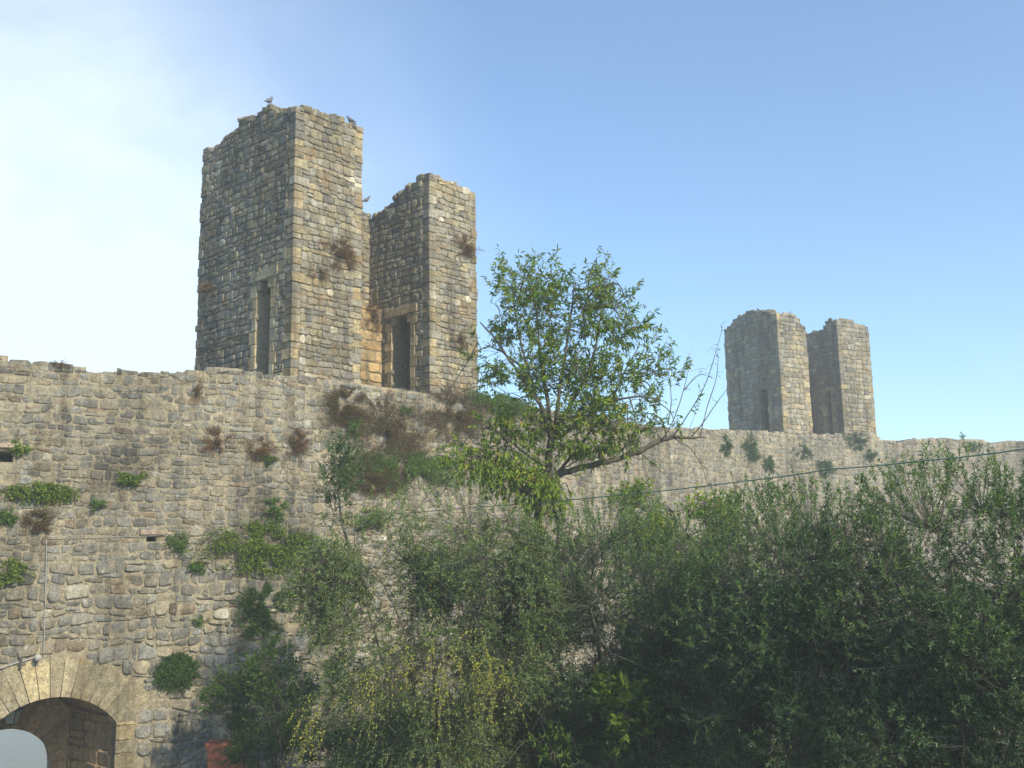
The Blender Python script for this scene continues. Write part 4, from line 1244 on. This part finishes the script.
# low stone plinth the planter stands on (ground is lower here)
mb = MB()
for k in range(7):
    rbox(mb, (pot_c[0] - .9 + k * .45, pot_c[1] + .1, (zg0 + gz(*pot_c)) / 2 - .06), ax, (.22, .45, max(.1, (zg0 - gz(*pot_c)) / 2 + .055)), .03, pal_wall(), .02)
o = mb.build('stone_kerb', M_stone, origin=(pot_c[0], pot_c[1], gz(*pot_c))); tag(o, 'low kerb of stone blocks under the terracotta planter', 'stone kerb')
shrub(244, 692, 21.5, 28, 36, pal_dark, (.09, .03), 620, 'leafy dark green shrub rising from the terracotta planter', seed=41, up=.6, grav=.2, ground=zg0 + ph - .1, rd=.3, nl=11)
shrub(282, 704, 20.4, 34, 45, pal_dark, (.08, .03), 700, 'dark shrub between the planter and the weeping olive', seed=42, gap=.4, nl=12)
shrub(276, 660, 21.6, 16, 22, pal_green, (.07, .026), 110, 'thin lighter green bush against the wall above the planter', seed=43, gap=.45, rd=.3)
shrub(265, 750, 20.6, 34, 22, pal_dark, (.07, .028), 260, 'low dark green bush beside the terracotta planter', seed=44, rd=.5)
shrub(620, 715, 14.2, 26, 40, pal_bright, (.14, .06), 130, 'bright broad-leaved bush among the olive trunks, left of the pair', seed=45, gap=.5, grav=.3, nl=8)
shrub(655, 690, 15.0, 30, 46, pal_bright, (.13, .055), 150, 'bright broad-leaved bush among the olive trunks, right of the pair', seed=46, gap=.5, grav=.3, nl=8)
shrub(560, 748, 14.5, 24, 18, pal_green, (.11, .04), 50, 'sparse bright leafed shoots at the bottom of the picture', seed=47, gap=.5, nl=7)
shrub(395, 735, 20.5, 50, 34, pal_green, (.075, .032), 760, 'grassy green bush under the weeping olive tree', seed=48, nl=11)
shrub(488, 735, 21.5, 46, 36, pal_dark, (.075, .032), 760, 'green bush behind the trunk of the weeping olive', seed=49, nl=11)

shrub(338, 745, 19.5, 36, 26, pal_dark, (.075, .03), 420, 'dark bush between the terracotta planter and the green bush under the weeping olive', seed=50)
shrub(575, 720, 21.5, 46, 42, pal_dark, (.075, .032), 760, 'dark green bush at the wall foot, behind the bright broad-leaved bushes', seed=51)

# grass
rs = np.random.RandomState(77)
n = 26000
gxs = rs.uniform(-8.5, 12, n); gys = rs.uniform(15.5, 33, n)
keep = [i for i in range(n) if wall_side(gxs[i], gys[i]) < -0.15 and noise.noise(Vector((gxs[i] * .8, gys[i] * .8, 0))) > -.12 and gz(gxs[i], gys[i]) > -.6]
gp_ = np.array([(gxs[i], gys[i], gz(gxs[i], gys[i]) - .02) for i in keep])
mb = MB(); leaves(mb, gp_, unit(np.array([0, 0, 1.0]) + rs.randn(len(gp_), 3) * .35), .28, .03, pal_bright)
tag(mb.build('grass', M_leaf, smooth=False), 'green grass growing under the garden trees', 'grass', kind='stuff')

# loose pale stones on the soil
rs = np.random.RandomState(78)
for k, (px, py, Y, lb) in enumerate(((583, 737, 22, 'pale stone on the ground behind the bright bushes, left of the pair'), (597, 742, 22, 'pale stone on the ground behind the bright bushes, right of the pair'), (634, 748, 22.5, 'flat pale stone on the ground at the bottom right of the bright bushes'), (700, 747, 22.5, 'pale stone lying under the dark olive'))):
    c = at(px, py, Y); c[2] = gz(c[0], c[1]) + .07
    mb = MB(); a = rs.uniform(0, 3)
    rbox(mb, c, [(math.cos(a), math.sin(a), .1), (-math.sin(a), math.cos(a), 0), (0, 0, 1)], (.2, .14, .09), .06, (.42, .34, .27), .06)
    tag(mb.build('loose_stone', M_stone, origin=c), lb, 'stone', 'loose stones on the ground')

# ------------------------------------------------------------------ small man-made things
def cable(name, pts, r, mat, label, cat, sag=0):
    P = []
    for i in range(len(pts) - 1):
        a, b = np.array(pts[i]), np.array(pts[i + 1]); n = 14
        for k in range(n):
            t = k / n; p = a * (1 - t) + b * t; p[2] -= sag * 4 * t * (1 - t); P.append(p)
    P.append(np.array(pts[-1])); mb = MB(); tube(mb, P, r, 6, cap=True)
    o = mb.build(name, mat, origin=P[0]); return tag(o, label, cat)
uw, vw = wall_at(345, 517); w0 = wall_surf(uw, vw, 0.03)
wp = [w0.ravel(), at(480, 507, 17.6), at(610, 496, 15.0), at(745, 481, 13.0), at(830, 469, 12.0), at(920, 461, 11.0), at(1024, 449, 10.2), at(1330, 395, 8.8)]
cable('garden_wire', wp, .0085, M_wire, 'thin green wire stretched across the garden above the olive trees', 'wire', .01)
def wline(pix, d=0.05): return [wall_surf(*wall_at(*p), d).ravel() for p in pix]
cable('wall_cable', wline([(47, 539), (120, 537), (150, 536), (230, 534), (318, 529)], .035), .006, M_conduit, 'thin grey cable running level across the left wall through the small hole', 'cable')
cable('wall_conduit', wline([(46, 540), (45, 600), (43, 655)], .05), .010, M_conduit, 'thin grey conduit going straight down the wall to the gate arch', 'conduit')
cable('gate_cable', wline([(-20, 673), (0, 668), (18, 662), (36, 657)], .06), .016, M_conduit, 'pale cable following the top of the gate arch', 'cable')
# small spotlight at the end of the cable
p = wline([(37, 657)], .11)[0]
root = empty('wall_spotlight', p, 'small pale round spotlight on the crown of the gate arch', 'spotlight')
mb = MB(); tube(mb, [p + (0, 0, .0), p + nn0 * .02, p + nn0 * .09, p + nn0 * .12], [.03, .06, .07, .06], 12, cap=True); mb.build('housing', M_conduit, root)
mb = MB(); tube(mb, [p - nn0 * .12, p - nn0 * .002], [.018, .018], 8, cap=True); mb.build('bracket', M_metal, root)
p = wline([(20, 663)], .06)[0]
mb = MB(); rbox(mb, p, [tt0, nn0, (0, 0, 1)], (.025, .03, .12), .008); tag(mb.build('iron_cramp', M_metal, origin=p), 'short dark iron cramp set in the gate arch under the pale cable', 'iron bracket')
# lantern under the gate vault
lp = at(12, 717, 22.3)
root = empty('lantern', (lp[0], lp[1], lp[2] + .35), 'green square lantern hanging from the vault of the gate', 'lantern')
mb = MB()
def frus4(mb, c, z0_, z1_, a0, a1):
    V = [(c[0] + sx * a, c[1] + sy * a, z) for z, a in ((z0_, a0), (z1_, a1)) for sx, sy in ((-1, -1), (1, -1), (1, 1), (-1, 1))]
    mb.add(V, np.array([(3, 2, 1, 0), (4, 5, 6, 7)] + [(j, (j + 1) % 4, 4 + (j + 1) % 4, 4 + j) for j in range(4)]))
frus4(mb, lp, lp[2] - .13, lp[2] + .13, .085, .135); mb.build('glass', M_glass, root, smooth=False)
mb = MB(); frus4(mb, lp, lp[2] + .132, lp[2] + .16, .16, .15); frus4(mb, lp, lp[2] + .162, lp[2] + .25, .145, .03); tube(mb, [lp + (0, 0, .24), lp + (0, 0, .55)], .012, 6, cap=True); mb.build('cap', M_metal, root, smooth=False)
mb = MB()
frus4(mb, lp, lp[2] - .16, lp[2] - .132, .06, .095)
for sx, sy in ((-1, -1), (1, -1), (1, 1), (-1, 1)): tube(mb, [lp + (sx * .088, sy * .088, -.132), lp + (sx * .138, sy * .138, .132)], .009, 5)
mb.build('frame', M_metal, root, smooth=False)
# blue bucket hung in the weeping olive
bc = at(494, 736, 16.4)
root = empty('blue_bucket', bc - (0, 0, .14), 'small blue plastic bucket hung between the weeping olive and the next one', 'bucket')
mb = MB(); 
V = []; q = []
for k, (z, r) in enumerate(((-.14, .09), (.12, .13), (.135, .14), (.135, .125), (-.12, .08))):
    for j in range(18): a = j * math.pi / 9; V.append(bc + (math.cos(a) * r, math.sin(a) * r, z))
    if k: q += [((k - 1) * 18 + j, (k - 1) * 18 + (j + 1) % 18, k * 18 + (j + 1) % 18, k * 18 + j) for j in range(18)]
mb.add(V, np.array(q)); mb.add(V[:18], np.array([list(range(18))[::-1]])); mb.add(V[-18:], np.array([list(range(18))])); mb.build('pail', M_blue, root)
mb = MB(); tube(mb, [bc + (math.cos(a) * .135, 0, .12 + math.sin(a) * .15) for a in np.linspace(0, math.pi, 12)], .006, 5); mb.build('handle', M_metal, root)

# birds
WEEDS = CL[-2:]
def bird(px, py, Y, hd, label, scale=1.0, z=None):
    p = at(px, py, Y)
    root = empty('bird', p, label, 'bird', 'birds perched on the towers')
    d = np.array([math.cos(hd), math.sin(hd), 0]); up_ = np.array([0, 0, 1.0]); s = scale
    sp = [(-.22, .02, .006, .03), (-.15, .05, .012, .035), (-.10, .085, .035, .045), (-.03, .115, .062, .062), (.04, .15, .068, .066), (.085, .205, .045, .045), (.105, .245, .032, .034), (.125, .275, .034, .034), (.155, .278, .022, .022), (.172, .270, .008, .008), (.20, .262, .002, .002)]
    side = np.cross(up_, d); V = []; m = 10
    for k, (x, z_, rz_, ry_) in enumerate(sp):
        k0 = max(0, k - 1); k1 = min(len(sp) - 1, k + 1)
        tg = unit(d * (sp[k1][0] - sp[k0][0]) + up_ * (sp[k1][1] - sp[k0][1])); nz = np.cross(tg, side) * -1
        for j in range(m):
            a = j * 2 * math.pi / m; V.append(p + (d * x + up_ * (z_ - .05) + nz * math.sin(a) * rz_ + side * math.cos(a) * ry_) * s)
    q = [(k * m + j, k * m + (j + 1) % m, (k + 1) * m + (j + 1) % m, (k + 1) * m + j) for k in range(len(sp) - 1) for j in range(m)]
    mb = MB(); mb.add(V, np.array(q)); mb.add(V[:m], np.array([list(range(m))[::-1]])); mb.add(V[-m:], np.array([list(range(m))])); mb.build('body', M_bird, root)
    mb = MB()
    for sg in (-1, 1): tube(mb, [p + (d * .0 + side * sg * .03 + up_ * .09) * s, p + (d * .01 + side * sg * .03 - up_ * .03) * s], .006, 5, (1, 1, 1))
    mb.build('legs', M_bird, root)
    return root
from mathutils.bvhtree import BVHTree
def top_bvh(root):
    vs = []; fs = []
    for ch in root.children:
        me = ch.data; n0 = len(vs); off_ = root.location
        vs += [v.co + off_ for v in me.vertices]; fs += [[i + n0 for i in p.vertices] for p in me.polygons if True]
    return BVHTree.FromPolygons(vs, fs)
BV1, BV2 = top_bvh(tw1), top_bvh(tw2)
def snap(bv, root, dz=0.0):
    for dx_ in (0, .1, -.1, .2, -.2):
        h = bv.ray_cast(Vector((root.location.x + dx_, root.location.y, root.location.z + 3)), Vector((0, 0, -1)))
        if h[0] is not None and abs(h[0].z - root.location.z) < 1.2:
            root.location.x += dx_; root.location.z = h[0].z + dz; return
def tower_Y(T, s, u): return (T['p0'] + T['d'] * s + T['b'] * u)[1]
BIRDS = []
snap(BV1, bird(265, 110, tower_Y(T1, .25, 1.0), 1.2, 'upright bird perched on the highest stones left of the nearer tower corner', 1.0), .03)
snap(BV1, bird(351, 129, tower_Y(T1, T1['w1'] - .35, .12), 2.6, 'small dark bird perched at the right end of the left pier of the nearer tower', .9), .03)
snap(BV1, bird(366, 202, tower_Y(T1, T1['w1'] + .5, 3.2), .4, 'small bird sitting on the rear wall in the gap of the nearer tower', .8), .03)
snap(BV2, bird(760, 311, tower_Y(T2, .3, 1.2), 2.9, 'bird on the left pier of the farther tower, left one', 1.0), .03)
snap(BV2, bird(790, 315, tower_Y(T2, .8, .4), 1.0, 'bird on the left pier of the farther tower, right one', 1.0), .03)

for w_ in WEEDS: snap(BV2, w_, -.02)
# ------------------------------------------------------------------ unseen house, added outside the frame to shade the garden
hx0, hx1, hy0, hy1, hz = 10.8, 20.0, -12.0, 10.8, 5.6
root = empty('shade_house', ((hx0 + hx1) / 2, (hy0 + hy1) / 2, 0), 'unseen plastered house added to shade the garden, outside the right edge of the picture', 'house')
mb = MB(); rbox(mb, ((hx0 + hx1) / 2, (hy0 + hy1) / 2, hz / 2 - .2), ax, ((hx1 - hx0) / 2, (hy1 - hy0) / 2, hz / 2), .02); mb.build('wall', M_plaster, root, smooth=False)
mb = MB(); xm = (hx0 + hx1) / 2; e = .5
V = [(hx0 - e, hy0 - e, hz - .25), (xm, hy0 - e, hz + 1.6), (hx1 + e, hy0 - e, hz - .25), (hx0 - e, hy1 + e, hz - .25), (xm, hy1 + e, hz + 1.6), (hx1 + e, hy1 + e, hz - .25)]
V2 = [(a, b, c + .18) for a, b, c in V]
mb.add(V + V2, [np.array([(0, 3, 4, 1), (1, 4, 5, 2), (6, 7, 10, 9), (7, 8, 11, 10), (0, 6, 9, 3), (2, 5, 11, 8), (0, 1, 7, 6), (1, 2, 8, 7), (3, 9, 10, 4), (4, 10, 11, 5)])]); mb.build('roof', M_tile, root, smooth=False)
for yy in (-8, -3, 2, 6):
    for zz in (1.6, 4.8):
        mb = MB(); rbox(mb, (hx0 - .03, yy, zz), ax, (.05, .5, .75), .01); mb.build('shutter', M_wood, root, smooth=False)

# ------------------------------------------------------------------ trees in the valley seen through the gate
for i, (px, Y, h) in enumerate(((2, 85, 7), (24, 92, 6.5))):
    d = ray(px, 760); rs = np.random.RandomState(90 + i)
    p = CAM + d * (Y / d[1]); g = gz(p[0], Y)
    T = Tree(); base = np.array([p[0], Y, g]); c = base + (0, 0, h * .6)
    T.limb([base, base + (0, 0, h * .4), base + (0, 0, h * .9)], .25, .05)
    ells = [(tuple(c), (h * .32, h * .32, h * .42), 2)]
    T.level(ell_pts(ells, 40), .05, .2, 4, .1, 9); T.twigs(ell_pts(ells, 700), .6, .02, pal_dark, (.32, .16), 8, .3, 0, 5)
    T.build('valley_tree', ['misty tree in the valley seen through the gate, nearest to the left picture edge', 'misty tree in the valley seen through the gate, right of the other', 'misty valley tree hidden left of the gate opening', 'misty valley tree hidden right of the gate opening'][i], 'tree', base, M_leaf, M_bark, 'trees in the valley')

# ------------------------------------------------------------------ light, sky, haze
SAZ = math.atan2(0.70, -0.714); SEL = R(34)
sd_ = Vector((math.sin(SAZ) * math.cos(SEL), math.cos(SAZ) * math.cos(SEL), math.sin(SEL)))
sl = bpy.data.lights.new('sun', 'SUN'); sl.energy = 4.8; sl.angle = R(1.2); sl.color = (1.0, 0.89, 0.68)
so = bpy.data.objects.new('sun', sl); scn.collection.objects.link(so); so.rotation_euler = sd_.to_track_quat('Z', 'Y').to_euler()
wd = bpy.data.worlds.new('World'); scn.world = wd; wd.use_nodes = True
nt = wd.node_tree; nt.nodes.clear()
sky = nt.nodes.new('ShaderNodeTexSky'); sky.sky_type = 'NISHITA'; sky.sun_disc = False
sky.sun_elevation = SEL; sky.sun_rotation = SAZ; sky.air_density = 1.0; sky.dust_density = 0.6; sky.ozone_density = 1.6
tc = nt.nodes.new('ShaderNodeTexCoord')
# thin morning cloud, thickest low in the left (north-west)
vm = nd(nt, 'ShaderNodeVectorMath', operation='DOT_PRODUCT'); L(nt, tc.outputs['Generated'], vm.inputs[0])
vd = unit(ray(0, 290)); vm.inputs[1].default_value = tuple(vd)
mpn = nd(nt, 'ShaderNodeMapping'); mpn.inputs['Scale'].default_value = (1, 1, 2.2); L(nt, tc.outputs['Generated'], mpn.inputs[0])
ns = noise_n(nt, 2.4, 6, 0.55, 0.4, mpn.outputs[0])
ad = nd(nt, 'ShaderNodeMath', operation='MULTIPLY_ADD'); L(nt, ns, ad.inputs[0]); ad.inputs[1].default_value = 0.09; L(nt, vm.outputs['Value'], ad.inputs[2])
mr = nd(nt, 'ShaderNodeMapRange'); mr.inputs['From Min'].default_value = 0.925; mr.inputs['From Max'].default_value = 1.035; L(nt, ad.outputs[0], mr.inputs['Value'])
fog = ramp(nt, mr.outputs[0], [(0.0, 0.06), (0.3, 0.11), (0.55, 0.22), (0.8, 0.42), (1.0, 0.72)])
tint = mixc(nt, 1.0, sky.outputs[0], (0.83, 1.0, 1.10), 'MULTIPLY')
cm = mixc(nt, fog, tint, (5.2, 5.7, 6.1))
bg = nd(nt, 'ShaderNodeBackground', Strength=0.15); L(nt, cm, bg.inputs['Color'])
wo = nt.nodes.new('ShaderNodeOutputWorld'); L(nt, bg.outputs[0], wo.inputs[0])

HZ = 0.0027
mh, nt, out = newmat('morning_haze')
pv = nt.nodes.new('ShaderNodeVolumePrincipled'); pv.inputs['Density'].default_value = HZ; pv.inputs['Color'].default_value = (0.88, 0.95, 1.0, 1); pv.inputs['Anisotropy'].default_value = 0.2
L(nt, pv.outputs[0], out.inputs['Volume'])
mb = MB(); rbox(mb, (0, 140, (-46 + 19) / 2), ax, (264, 204, (19 + 46) / 2), .01)
hz_o = mb.build('haze', mh, smooth=False); tag(hz_o, 'thin morning mist over the walls and valley', 'haze', kind='stuff')

scn.view_settings.view_transform = 'Standard'; scn.view_settings.look = 'None'; scn.view_settings.gamma = 1; scn.view_settings.exposure = 0.55
scn.view_settings.use_curve_mapping = False
scn.render.engine = 'CYCLES'
scn.cycles.volume_bounces = 2; scn.cycles.transparent_max_bounces = 8; scn.cycles.max_bounces = 8
